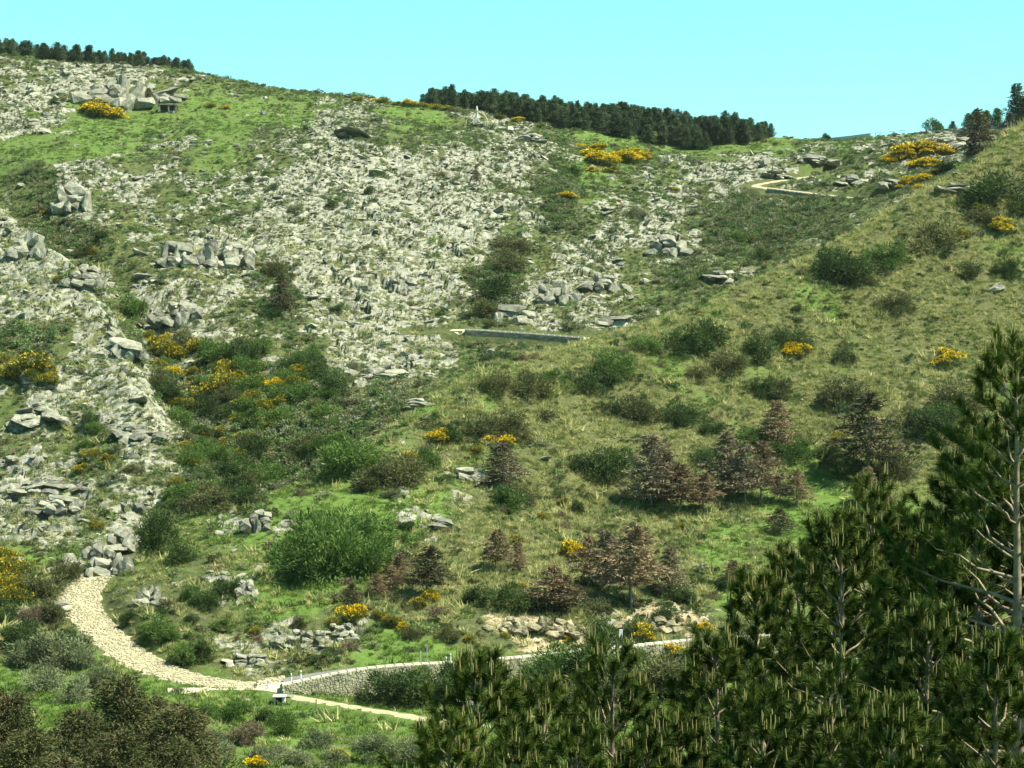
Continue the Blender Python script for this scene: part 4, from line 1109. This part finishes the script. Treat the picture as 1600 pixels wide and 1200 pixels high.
# ------------------------------------------------------------------ conifers on the slopes and the ridge
CONM = {'brown': M_PINE_DEAD, 'grey': M_PINE_DEADGREY, 'half': M_PINE_HALF, 'green': M_PINE_FAR, 'mid': M_BUSH_MID, 'sick': M_PINE_SICK}
def conifer_at(name, p, h, crown_me, trunk_me, wide, m_, label, cat_='tree', group=None):
    root = empty(name, p, random.uniform(0, 6.28), (1, 1, 1))
    root.scale = (h * wide, h * wide, h); root.rotation_euler = (random.gauss(0, 0.03), random.gauss(0, 0.03), random.uniform(0, 6.28))
    c_ = obj('crown', crown_me, root)
    if m_:
        c_.material_slots[0].link = 'OBJECT'; c_.material_slots[0].material = CONM[m_]
    obj('trunk', trunk_me, root)
    return tag(root, label, cat_, group)
for k, (u_, vb, vt, m_, wd, lab) in enumerate([
    (1215, 702, 634, 'brown', 1.0, 'red-brown dead pine standing above a dark bush on the right spur'), (1357, 750, 628, 'half', 0.95, 'tallest half-dead conifer on the right of the spur'), (1018, 792, 690, 'grey', 0.9, 'tall grey-brown pine at the left of the dead pine group'), (1062, 800, 732, 'brown', 1.2, 'broad brown pine at the front of the dead pine group'),
    (1135, 775, 684, 'grey', 0.85, 'slim grey pine in the middle of the dead pine group'), (1190, 785, 700, 'brown', 0.95, 'brown pine right of the middle of the dead pine group'), (1246, 790, 738, 'brown', 0.9, 'small brown pine at the right of the dead pine group'), (1100, 802, 745, 'brown', 1.1, 'low brown pine at the front right of the dead pine group'), (1040, 790, 715, 'half', 1.1, 'dark bushy pine behind the front of the dead pine group'), (1218, 785, 745, 'grey', 1.1, 'grey pine beside the green hollow on the spur'),
    (785, 762, 698, 'grey', 1.1, 'grey-brown pine in the middle of the lower spur'), (775, 896, 834, 'brown', 0.95, 'lone brown pine with a bare trunk on the lower spur'), (810, 892, 850, 'brown', 0.8, 'small faded pine right of the lone brown pine'), (918, 918, 843, 'brown', 0.85, 'brown pine with a visible trunk right of the glowing broom'), (952, 924, 838, 'grey', 0.8, 'grey bare pine in the lower dead pine row'), (986, 948, 834, 'brown', 1.0, 'largest red-brown pine of the lower dead pine row'), (1046, 932, 862, 'grey', 0.9, 'grey bare pine at the right end of the lower dead pine row'), (862, 958, 890, 'brown', 1.2, 'broad brown pine just above the road cutting'), (880, 958, 905, 'half', 1.2, 'dark low pine joined to the broad one above the cutting'),
    (668, 938, 862, 'half', 1.05, 'dark half-dead pine at the left of the lower spur'), (588, 932, 900, 'brown', 1.2, 'tiny red-brown pine left of a second one below the thicket'), (612, 926, 888, 'brown', 1.1, 'tiny red-brown pine with a leaning trunk below the thicket'), (1218, 834, 798, 'half', 1.3, 'low dark pine at the edge of the green hollow'), (1145, 918, 880, 'brown', 1.2, 'small brown pine half hidden behind the young pines'), (551, 950, 915, 'half', 1.2, 'small olive conifer above the left road bank'), (625, 905, 868, 'brown', 1.2, 'faded brown pine behind the two tiny ones'),
    (1355, 790, 735, 'brown', 0.9, 'brown dead top in front of the tallest half-dead conifer'), (1385, 830, 775, 'brown', 0.9, 'brown dead top just left of the tall right pine'), (440, 490, 435, 'half', 0.8, 'slim dark conifer alone on the central scree'), (745, 290, 260, 'grey', 0.5, 'thin bare sapling on the scree below the monument'), (232, 165, 140, 'half', 0.9, 'small dark conifer between the outcrops above the left meadow'),
    (1530, 240, 178, 'half', 0.9, 'dark ragged pine beside the big ridge outcrop'), (1520, 245, 215, 'half', 1.2, 'low dark conifer at the foot of the ragged ridge pine'), (1165, 790, 700, 'grey', 0.8, 'pale grey pine behind the dead pine group'),
]):
    p = hit(u_, vb); h = 1.12 * (vb - vt) * p[1] / F; wd *= 1.12
    conifer_at('dead_pine' if m_ in ('brown', 'grey') else 'ragged_pine', p, h, DEADP[k % 4], DEAD_T[k % 2], wd, m_, lab, 'pine tree', 'dead and dying pines on the slopes')

# dark pine wood on the ridge
skyv = lambda u_: np.interp(u_, [q[0] for q in sky_l], [q[2] for q in sky_l])
def ridge_tree(u_, y_, hpx, m_, lab, grp, wide=1.0):
    x = (u_ - 800) / F * y_; z = float(grid_z(x, y_))
    conifer_at('ridge_pine', (x, y_, z - 0.2), hpx * y_ / F, random.choice(RIDGE), RIDGE_T, wide * random.uniform(0.9, 1.25), m_, lab, 'pine tree', grp)
n_w = 285
for k in range(n_w):
    u_ = 657 + (1206 - 657) * (k + random.random()) / n_w
    e = min(1.0, (u_ - 650) / 35, (1215 - u_) / 45)
    back = random.random()
    yf = float(np.interp(u_, [655, 767, 900, 1000, 1068, 1205], [664, 660, 648, 644, 640, 655]))
    y_ = yf + back * 42
    hp = random.triangular(25, 41, 33) * (0.5 + 0.5 * e)
    third = 'left third' if u_ < 840 else 'middle' if u_ < 1025 else 'right third'
    row = 'front' if back < 0.35 else 'back' if back > 0.7 else 'inner'
    ridge_tree(u_, y_, hp, 'green', 'dark green pine in the %s row of the ridge wood, %s' % (row, third), 'pines of the ridge wood, %s %s' % (row, third), 1.15)
for k in range(80):
    u_ = -8 + 308 * (k + random.random() * 0.9) / 80
    y_ = 668 + random.uniform(-6, 14)
    hp = random.uniform(18, 32) * (1.0 if u_ < 150 else 0.8)
    ridge_tree(u_, y_, hp, 'green', 'dark pine on the left skyline, %s' % ('near the left edge' if u_ < 100 else 'in the middle of the row' if u_ < 200 else 'towards its right end'), 'pines along the left skyline', 1.2)
for u_ in (470, 482, 490, 500, 508): ridge_tree(u_, 672, random.uniform(7, 11), 'green', 'tiny pine on the skyline between the two woods', 'tiny skyline pines', 1.4)
for u_, y_, hp, m_, lab, wd in [(1590, 668, 66, 'green', 'tall dark conifer on the skyline at the right edge', 1.0), (1606, 664, 60, 'green', 'dark conifer cut off by the right edge of the view', 1.0), (1558, 664, 32, 'mid', 'bright green rounded tree on the right skyline', 1.5), (1540, 668, 26, 'mid', 'pale green low tree on the right skyline', 1.7), (1512, 668, 24, 'mid', 'pale green bushy tree at the left of the right skyline group', 1.7), (1525, 668, 24, 'green', 'small dark tree among the pale ones on the right skyline', 1.5), (1488, 668, 14, 'half', 'low brownish tree beside the ridge guard rail', 1.8), (1578, 655, 26, 'half', 'brownish shrubby tree below the tall skyline conifer', 1.6)]:
    ridge_tree(u_, y_, hp, m_, lab, None, wd)

# dense singed conifers at lower left
for k, (u_, vt, y_, wd, lab) in enumerate([(195, 1040, 132, 1.2, 'tallest singed conifer at lower left with an olive top'), (262, 1085, 128, 1.25, 'brownish conifer right of the tallest one at lower left'), (120, 1098, 126, 1.15, 'reddish-brown conifer in the middle of the lower left group'), (15, 1066, 134, 1.15, 'dark brown conifer at the left edge of the picture'), (55, 1120, 120, 1.1, 'low brown conifer at the lower left corner'), (185, 1130, 116, 1.1, 'front dark conifer at the bottom of the lower left group'), (298, 1140, 121, 1.05, 'rightmost low conifer of the lower left group'), (228, 1075, 137, 1.2, 'olive conifer behind the tallest one at lower left'), (100, 1160, 112, 1.1, 'brown conifer cut off by the bottom edge')]):
    x = (u_ - 800) / F * y_; zb = float(grid_z(x, y_)); zt = (VH - vt - 14) / F * y_
    conifer_at('singed_conifer', (x, y_, zb), zt - zb, SICKP[k % 3], DEAD_T[k % 2], wd * 0.68, 'sick', lab, 'conifer', 'conifers at the lower left')

# ------------------------------------------------------------------ young pines in the foreground
def young_pine(seed, H, open_=0.0, lmax=1.9, dens=190):
    """returns trunk mesh, list of branch meshes, needle mesh, candle mesh; top at z=0, growing down to -H"""
    r = np.random.default_rng(seed)
    zs = np.linspace(-H - 0.3, 0, 14)
    tp = np.stack([np.cumsum(r.normal(0, 0.025, 14)), np.cumsum(r.normal(0, 0.025, 14)), zs], 1); tp[:, :2] -= tp[-1, :2]
    tr = mesh_np('young_pine_trunk', *tube(tp, np.linspace(0.10 + 0.006 * H, 0.016, 14), 8), [M_BARK], None, True)
    def tx(z): return np.array([np.interp(z, zs, tp[:, 0]), np.interp(z, zs, tp[:, 1]), z])
    br, nP, nD, nL = [], [], [], []     # needle segment start, direction, length
    cP, cL = [], []
    def candle(p, big_):
        for q in range(1 + int(r.random() * (4 if big_ else 1.6))):
            cP.append(p + np.array([r.normal(0, 0.035), r.normal(0, 0.035), 0])); cL.append((0.06 + 0.11 * r.random()) * (1.4 if big_ else 0.75))
    nP.append(tx(-0.5)); nD.append(np.array([0, 0, 1.0])); nL.append(0.5); candle(tx(-0.02), True)
    z = -0.28; w_ = 0
    while z > -min(H - 0.6, 7.2):
        nbr = r.integers(4, 7)
        a0 = r.uniform(0, 6.28)
        for k in range(nbr):
            if w_ > 3 and r.random() < open_ * 0.45: continue
            az = a0 + k * 6.283 / nbr + r.normal(0, 0.2)
            el = max(0.05, 1.0 - 0.085 * w_ + r.normal(0, 0.1))
            Lb = min(0.26 + 0.155 * w_, lmax) * r.uniform(0.75, 1.2)
            m_ = 6; t = np.linspace(0, 1, m_)
            hd = np.array([math.cos(az), math.sin(az), 0])
            p0 = tx(z + r.normal(0, 0.05))
            pts = p0 + hd * (t * Lb * math.cos(el))[:, None] + np.array([0, 0, 1.0]) * (t * Lb * math.sin(el) * 0.8 + 0.22 * Lb * t ** 3)[:, None]
            pts[1:-1] += r.normal(0, 0.02 * Lb, (m_ - 2, 3))
            br.append(tube(pts, np.linspace(0.012 + 0.011 * Lb, 0.006, m_), 5))
            lo = 0.25 + 0.4 * open_ * min(1, w_ / 6)
            ntw = 2 + int(Lb / 0.24)
            for q in range(ntw):
                f = lo + (1 - lo) * (q + 1) / ntw
                pb = np.array([np.interp(f, t, pts[:, c]) for c in range(3)])
                if q == ntw - 1: d = pts[-1] - pts[-2]; d /= np.linalg.norm(d)
                else:
                    sgn = 1 if q % 2 else -1
                    a2 = az + sgn * r.uniform(0.5, 1.1); d = np.array([math.cos(a2), math.sin(a2), r.uniform(0.35, 1.0)]); d /= np.linalg.norm(d)
                lt = r.uniform(0.22, 0.42) * (1 if q < ntw - 1 else 0.9)
                end = pb + d * lt + np.array([0, 0, 0.06])
                nP.append(pb); nD.append((end - pb) / np.linalg.norm(end - pb)); nL.append(np.linalg.norm(end - pb))
                if r.random() < (0.65 if w_ < 3 else 0.09): candle(end, w_ < 3)
        z -= r.uniform(0.34, 0.46); w_ += 1
    nP, nD, nL = np.array(nP), np.array(nD), np.array(nL)
    k = np.repeat(np.arange(len(nP)), dens)
    s_ = 0.35 + 0.65 * r.random(len(k)) ** 0.7
    P = nP[k] + nD[k] * (nL[k] * s_)[:, None]
    rd = r.normal(size=(len(k), 3)); rd -= (rd * nD[k]).sum(1)[:, None] * nD[k]; rd /= np.linalg.norm(rd, axis=1)[:, None]
    D = nD[k] * (0.55 + 0.5 * r.random((len(k), 1))) + rd * 0.8; D /= np.linalg.norm(D, axis=1)[:, None]
    nee = mesh_np('young_pine_needles', *tri_leaves(P, D, 0.11 + 0.07 * r.random(len(k)), 0.011, r), [M_NEEDLE])
    parts = []
    for p, l_ in zip(cP, cL):
        tl = r.normal(0, 0.05, 2)
        parts.append(tube(np.array([p, p + np.array([tl[0] * l_, tl[1] * l_, l_ * 0.55]), p + np.array([tl[0], tl[1], 1]) * l_]), [0.0095, 0.010, 0.005], 5))
    can = mesh_np('young_pine_candles', *cat(parts), [M_CANDLE], None, True)
    return tr, br, nee, can
PINES = []
for sd_, H_, op_, lm_ in ((901, 9.0, 0.2, 1.7), (902, 9.0, 0.35, 1.6), (903, 9.0, 0.1, 1.9), (904, 12.5, 0.45, 1.9)):
    tr, br, nee, can = young_pine(sd_, H_, op_, lm_)
    bm_ = []
    thick = sorted(br, key=lambda q: -np.ptp(q[0], axis=0).max())[:34]
    rest = [q for q in br if not any(q is w for w in thick)]
    for q in thick: bm_.append(mesh_np('young_pine_branch', q[0], q[1], [M_BARK], None, True))
    PINES.append((tr, bm_, mesh_np('young_pine_twigs', *cat(rest), [M_BARK], None, True), nee, can))
for u_, vt, y_, k, sc, lab in [
    (745, 1016, 26.0, 0, 1.0, 'leftmost young pine with pale shoots in front of the road wall'), (848, 1062, 28.0, 1, 0.95, 'second young pine from the left in front of the road'), (960, 1003, 25.5, 2, 0.9, 'young pine with the tallest pale shoots in front of the road'), (700, 1120, 24.0, 1, 0.8, 'small young pine low at the left of the foreground group'),
    (1182, 890, 30.0, 0, 1.0, 'young pine whose top stands before the right end of the road'), (1118, 985, 27.0, 0, 0.9, 'bushy young pine left of centre in the foreground group'), (1245, 850, 33.0, 1, 1.0, 'young pine behind the middle of the foreground group'), (1312, 800, 29.0, 1, 1.0, 'young pine with a pale bare trunk in the middle foreground'), (1356, 745, 33.5, 2, 1.0, 'highest young pine left of the tall right one'), (1425, 800, 34.0, 0, 1.0, 'young pine half hidden behind the tall right pine'), (1452, 945, 24.5, 1, 0.9, 'young pine with a grey trunk at lower right'),
    (1584, 518, 27.0, 3, 1.0, 'tall open pine with bare grey branches at the right edge'), (1500, 800, 32.0, 2, 1.05, 'dense young pine beneath the tall right pine'), (1560, 985, 23.5, 0, 0.95, 'young pine in the lower right corner'), (1300, 1040, 22.5, 2, 0.85, 'low young pine at the bottom centre right'), (1060, 1112, 25.0, 0, 0.9, 'young pine at the bottom between the two groups'), (1190, 1075, 22.0, 1, 0.85, 'small young pine at the bottom edge right of centre'), (900, 1140, 22.5, 2, 0.8, 'small young pine at the bottom edge of the left group'), (1395, 1085, 21.5, 0, 0.85, 'small young pine at the bottom edge near the grey trunk'), (800, 1130, 23.5, 2, 0.8, 'low young pine at the bottom under the leftmost tops'), (1600, 760, 36.0, 2, 1.1, 'pine behind the tall one at the right edge'), (1525, 655, 31.0, 2, 1.0, 'dense pine just left of the tall right one'), (1612, 640, 30.0, 0, 1.0, 'pine cut off by the right edge below the tall one'), (1010, 1145, 23.0, 1, 0.8, 'low young pine at the bottom left of centre')]:
    x = (u_ - 800) / F * y_; z = (VH - vt) / F * y_ - 0.30 * sc
    root = empty('young_pine', (x, y_, z), random.uniform(0, 6.28), (sc, sc, sc))
    tr, bm_, tw, nee, can = PINES[k]
    # stretch the bare stem down to the ground
    gz = float(grid_z(x, y_)); H_ = 12.5 if k == 3 else 9.0
    t = obj('trunk', tr, root); t.scale = (1, 1, max(1.0, (z - gz + 0.2) / (H_ * sc)))
    for q in bm_: obj('branch', q, root)
    tag(obj('twigs', tw, root), kind='stuff'); tag(obj('needles', nee, root), kind='stuff'); tag(obj('candles', can, root), kind='stuff')
    tag(root, lab, 'pine tree', 'young pines in the foreground')

# ------------------------------------------------------------------ small built things
def bmo(name, fn, m_, parent, loc=(0, 0, 0), rot=(0, 0, 0)):
    bm = bmesh.new(); fn(bm)
    me_ = bpy.data.meshes.new(name); bm.to_mesh(me_); bm.free(); me_.materials.append(m_)
    return obj(name, me_, parent, loc, rot)
def bx(bm, c, s, bev=0.0):
    g = bmesh.ops.create_cube(bm, size=1.0)
    for v in g['verts']: v.co = Vector((v.co.x * s[0] + c[0], v.co.y * s[1] + c[1], v.co.z * s[2] + c[2]))
    if bev: bmesh.ops.bevel(bm, geom=list({e for v in g['verts'] for e in v.link_edges}), offset=bev, segments=1, affect='EDGES')
def cone(bm, c, r0, r1, h, seg=8):
    g = bmesh.ops.create_cone(bm, cap_ends=True, segments=seg, radius1=r0, radius2=r1, depth=h)
    for v in g['verts']: v.co += Vector((c[0], c[1], c[2] + h / 2))

# monument with an arch on the ridge
p = hit(745, 198); p[2] += 0.3; k = p[1] / F
mo = empty('ridge_monument', p); tag(mo, 'stone monument within a thin arched ring on the ridge below the pine wood', 'monument')
for q in range(5):
    obj('plinth_rock', BOULD[q], mo, ((q - 2) * 0.85, random.uniform(-0.4, 0.6), 0.2 + 0.3 * (2 - abs(q - 2))), (0, 0.1, q), (2.2, 1.8, 1.7))
bmo('pedestal', lambda bm: (bx(bm, (0, 0.3, 1.5), (1.5, 1.4, 1.4), 0.05), bx(bm, (0, 0.3, 2.4), (1.1, 1.1, 0.5), 0.04)), M_CONC, mo)
bmo('shaft', lambda bm: (cone(bm, (0, 0.3, 2.6), 0.5, 0.36, 2.2, 8), bx(bm, (0, 0.3, 4.85), (0.95, 0.9, 0.22), 0.03)), M_CONC, mo)
bmo('statue', lambda bm: (cone(bm, (0, 0.3, 4.95), 0.42, 0.30, 0.9, 10), cone(bm, (0, 0.3, 5.8), 0.32, 0.16, 0.35, 10), cone(bm, (0, 0.3, 6.1), 0.2, 0.08, 0.32, 8)), M_CONC, mo)
th = np.linspace(-0.25, math.pi + 0.25, 26)
V, Q = tube(np.stack([np.cos(th) * 3.4, np.full(26, 0.3), 0.9 + np.sin(th) * 3.5], 1), np.full(26, 0.2), 6)
obj('arch', mesh_np('monument_arch', V, Q, [M_RUST], None, True), mo)

# low shelter under a slab beside the meadow outcrop
p = hit(262, 174)
sh = empty('stone_shelter', p); tag(sh, 'low dark stone shelter under a flat slab beside the left meadow', 'shelter')
bmo('roof_slab', lambda bm: bx(bm, (0, 0.9, 2.0), (6.0, 3.2, 0.35), 0.05), M_STONE_GREY, sh)
bmo('back_wall', lambda bm: bx(bm, (0, 2.3, 0.8), (5.6, 0.4, 2.1), 0.03), M_OPENING_SHADE, sh)  # dark colour stands in for the shade in the opening
for xx in (-2.6, 0.35, 2.6): bmo('pillar', lambda bm: bx(bm, (xx, -0.4, 0.8), (0.4 if xx == 0.35 else 0.7, 0.4, 2.1), 0.03), M_STONE_GREY, sh)

# concrete trough hut in the lower meadow
p = hit(436, 1101)
tr_ = empty('concrete_box', p); tag(tr_, 'small concrete culvert box with a dark opening below the track junction', 'culvert')
bmo('side_wall', lambda bm: bx(bm, (-0.48, 0.4, 0.3), (0.22, 1.0, 1.0), 0.02), M_CONC, tr_)
bmo('side_wall', lambda bm: bx(bm, (0.48, 0.4, 0.3), (0.3, 1.0, 1.0), 0.02), M_CONC, tr_)
bmo('back_wall', lambda bm: bx(bm, (0, 0.85, 0.3), (0.74, 0.12, 1.0)), M_RAIL_AND_SHADE, tr_)  # dark face painted as the shade of the recess
bmo('lid', lambda bm: bx(bm, (0, 0.4, 0.88), (1.45, 1.3, 0.16), 0.02), M_CONC, tr_)
p = hit(446, 1090); sl_ = obj('stone_slab', BOULD[3], None, p + np.array([0, 0.2, 0.15]), (0, 0.05, 0.3), (1.3, 1.0, 0.6)); tag(sl_, 'flat grey stone slab lying behind the culvert box', 'stone')
p = hit(494, 1108); gp = empty('meadow_post', p); tag(gp, 'thin weathered timber post with a brace beside the dirt path', 'post')
bmo('post', lambda bm: bx(bm, (0, 0, 0.45), (0.12, 0.12, 1.3), 0.01), M_BARK, gp)
bmo('brace', lambda bm: bx(bm, (-0.22, 0, 0.25), (0.35, 0.08, 0.08), 0.01), M_BARK, gp)

# marker posts and signs along the road
def road_spot(u_, back):
    y_ = float(np.interp(u_, [q[0] for q in top], [q[1] for q in top])) + back
    x = (u_ - 800) / F * y_
    return np.array([x, y_, float(grid_z(x, y_))])
for u_, hh, lab in [(419, 1.0, 'white marker post at the left end of the road wall'), (455, 1.15, 'first of two close white marker posts behind the wall'), (470, 1.35, 'second of two close white marker posts behind the wall'), (697, 1.2, 'left of the paired white posts in the road middle'), (704, 1.55, 'right of the paired white posts in the road middle'), (953, 1.1, 'left white post beside the road sign'), (961, 1.25, 'white post just left of the road sign')]:
    p = road_spot(u_, 0.35); r0 = empty('marker_post', p); tag(r0, lab, 'marker post', 'white marker posts along the road')
    bmo('post', lambda bm: cone(bm, (0, 0, -0.2), 0.09, 0.075, hh + 0.3, 8), M_WHITE, r0)
    bmo('reflector_band', lambda bm: cone(bm, (0, 0, hh - 0.22), 0.088, 0.085, 0.12, 8), M_RAIL_AND_SHADE, r0)
for u_, hh, w2, lab in [(657, 2.2, 0.0, 'thin grey pole left of the taller pole behind the wall'), (667, 2.7, 0.0, 'tall thin grey pole behind the middle of the wall'), (970, 2.7, 0.42, 'narrow white road sign on a pole before the ochre cutting')]:
    p = road_spot(u_, 0.5); r0 = empty('road_pole', p); tag(r0, lab, 'pole')
    bmo('pole', lambda bm: cone(bm, (0, 0, -0.2), 0.06, 0.05, hh + 0.2, 8), M_STEEL, r0)
    if w2: bmo('sign_plate', lambda bm: bx(bm, (0, -0.08, hh - 0.35), (w2, 0.04, 1.0), 0.01), M_WHITE, r0)

# guard rails and screen on the ridge road
def rail(name, pts, label, ph, gap, board, m_b, m_p, cat_='guard rail'):
    P = [np.array([(u_ - 800) / F * y_, y_, 0]) for u_, y_ in pts]
    for q in P: q[2] = float(grid_z(q[0], q[1]))
    root = empty(name, P[0]); tag(root, label, cat_)
    for a_, b_ in zip(P[:-1], P[1:]):
        d = b_ - a_; ln = np.linalg.norm(d); rz = math.atan2(d[1], d[0]); ry = -math.asin(d[2] / ln)
        n_ = max(1, int(ln / gap))
        for q in range(n_ + 1):
            c_ = a_ + d * q / n_ - P[0]
            bmo('post', lambda bm: bx(bm, (0, 0, ph / 2 - 0.3), (0.16, 0.16, ph + 0.6), 0.01), m_p, root, c_, (0, 0, rz))
        for z_, h_ in board:
            bmo('rail', lambda bm: bx(bm, (ln / 2, -0.11, z_), (ln, 0.06, h_), 0.01), m_b, root, a_ - P[0], (0, ry, rz))
rail('ridge_guard_rail', [(1488, 655), (1530, 656), (1580, 655)], 'dark guard rail with pale concrete posts on the right ridge', 1.7, 1.9, [(0.75, 1.0)], M_RAIL_AND_SHADE, M_CONC)
rail('short_guard_rail', [(1424, 660), (1454, 660)], 'short dark guard rail left of the ridge outcrop', 0.8, 2.0, [(0.5, 0.5)], M_RAIL_AND_SHADE, M_CONC)
rail('glazed_screen_fence', [(1298, 664), (1330, 662), (1360, 660)], 'grey sloping panel screen standing on the ridge meadow', 1.4, 1.6, [(0.7, 1.3)], M_STEEL, M_STEEL, 'fence')
for u_, l_ in ((1368, 'left'), (1389, 'middle'), (1406, 'right')):
    rail('open_rail', [(u_, 664), (u_ + 8, 664)], '%s of three thin rail pieces on the skyline meadow' % l_, 1.5, 3.0, [(1.4, 0.22)], M_STEEL, M_STEEL)

# ------------------------------------------------------------------ thin air haze
hm = bpy.data.materials.new('pale_haze'); hm.use_nodes = True
hn = hm.node_tree; hn.nodes.clear()
ho = hn.nodes.new('ShaderNodeOutputMaterial'); hv = hn.nodes.new('ShaderNodeVolumePrincipled')
hv.inputs['Color'].default_value = (0.86, 0.94, 1.0, 1)
hv.inputs['Density'].default_value = 0.000018
hv.inputs['Anisotropy'].default_value = 0.2
hn.links.new(hv.outputs[0], ho.inputs['Volume'])
mx_ = np.max(verts, 0); mn_ = np.min(verts, 0)
top_z = max(float(VERT_TOP), float(mx_[2])) + 3.0
bm = bmesh.new(); bx(bm, ((mn_[0] + mx_[0]) / 2, 1650.0, (mn_[2] - 1.0 + top_z) / 2), (mx_[0] - mn_[0] + 60, 3800.0, top_z - mn_[2] + 1.0))
me_ = bpy.data.meshes.new('haze'); bm.to_mesh(me_); bm.free(); me_.materials.append(hm)
tag(obj('haze', me_), 'thin pale air haze over the whole valley', 'haze', kind='stuff')

# ------------------------------------------------------------------ look-alikes that sit apart get their place in the label
sets = {}
for o in S.objects:
    if o.parent is None and o.get('group') and o.get('label') and not o.get('kind'):
        sets.setdefault(o['label'], []).append(o)
ORD = ['leftmost', 'second from left', 'third from left', 'fourth from left', 'fifth from left', 'sixth from left', 'seventh from left', 'eighth from left', 'ninth from left', 'tenth from left']
for lb, os_ in sets.items():
    if 2 <= len(os_) <= 10:
        os_.sort(key=lambda q: q.location.x / q.location.y)
        for k, o in enumerate(os_):
            t = '%s, %s' % (lb, ORD[k] if k < len(os_) - 1 else 'rightmost')
            if len(t.split()) <= 16: o['label'] = t
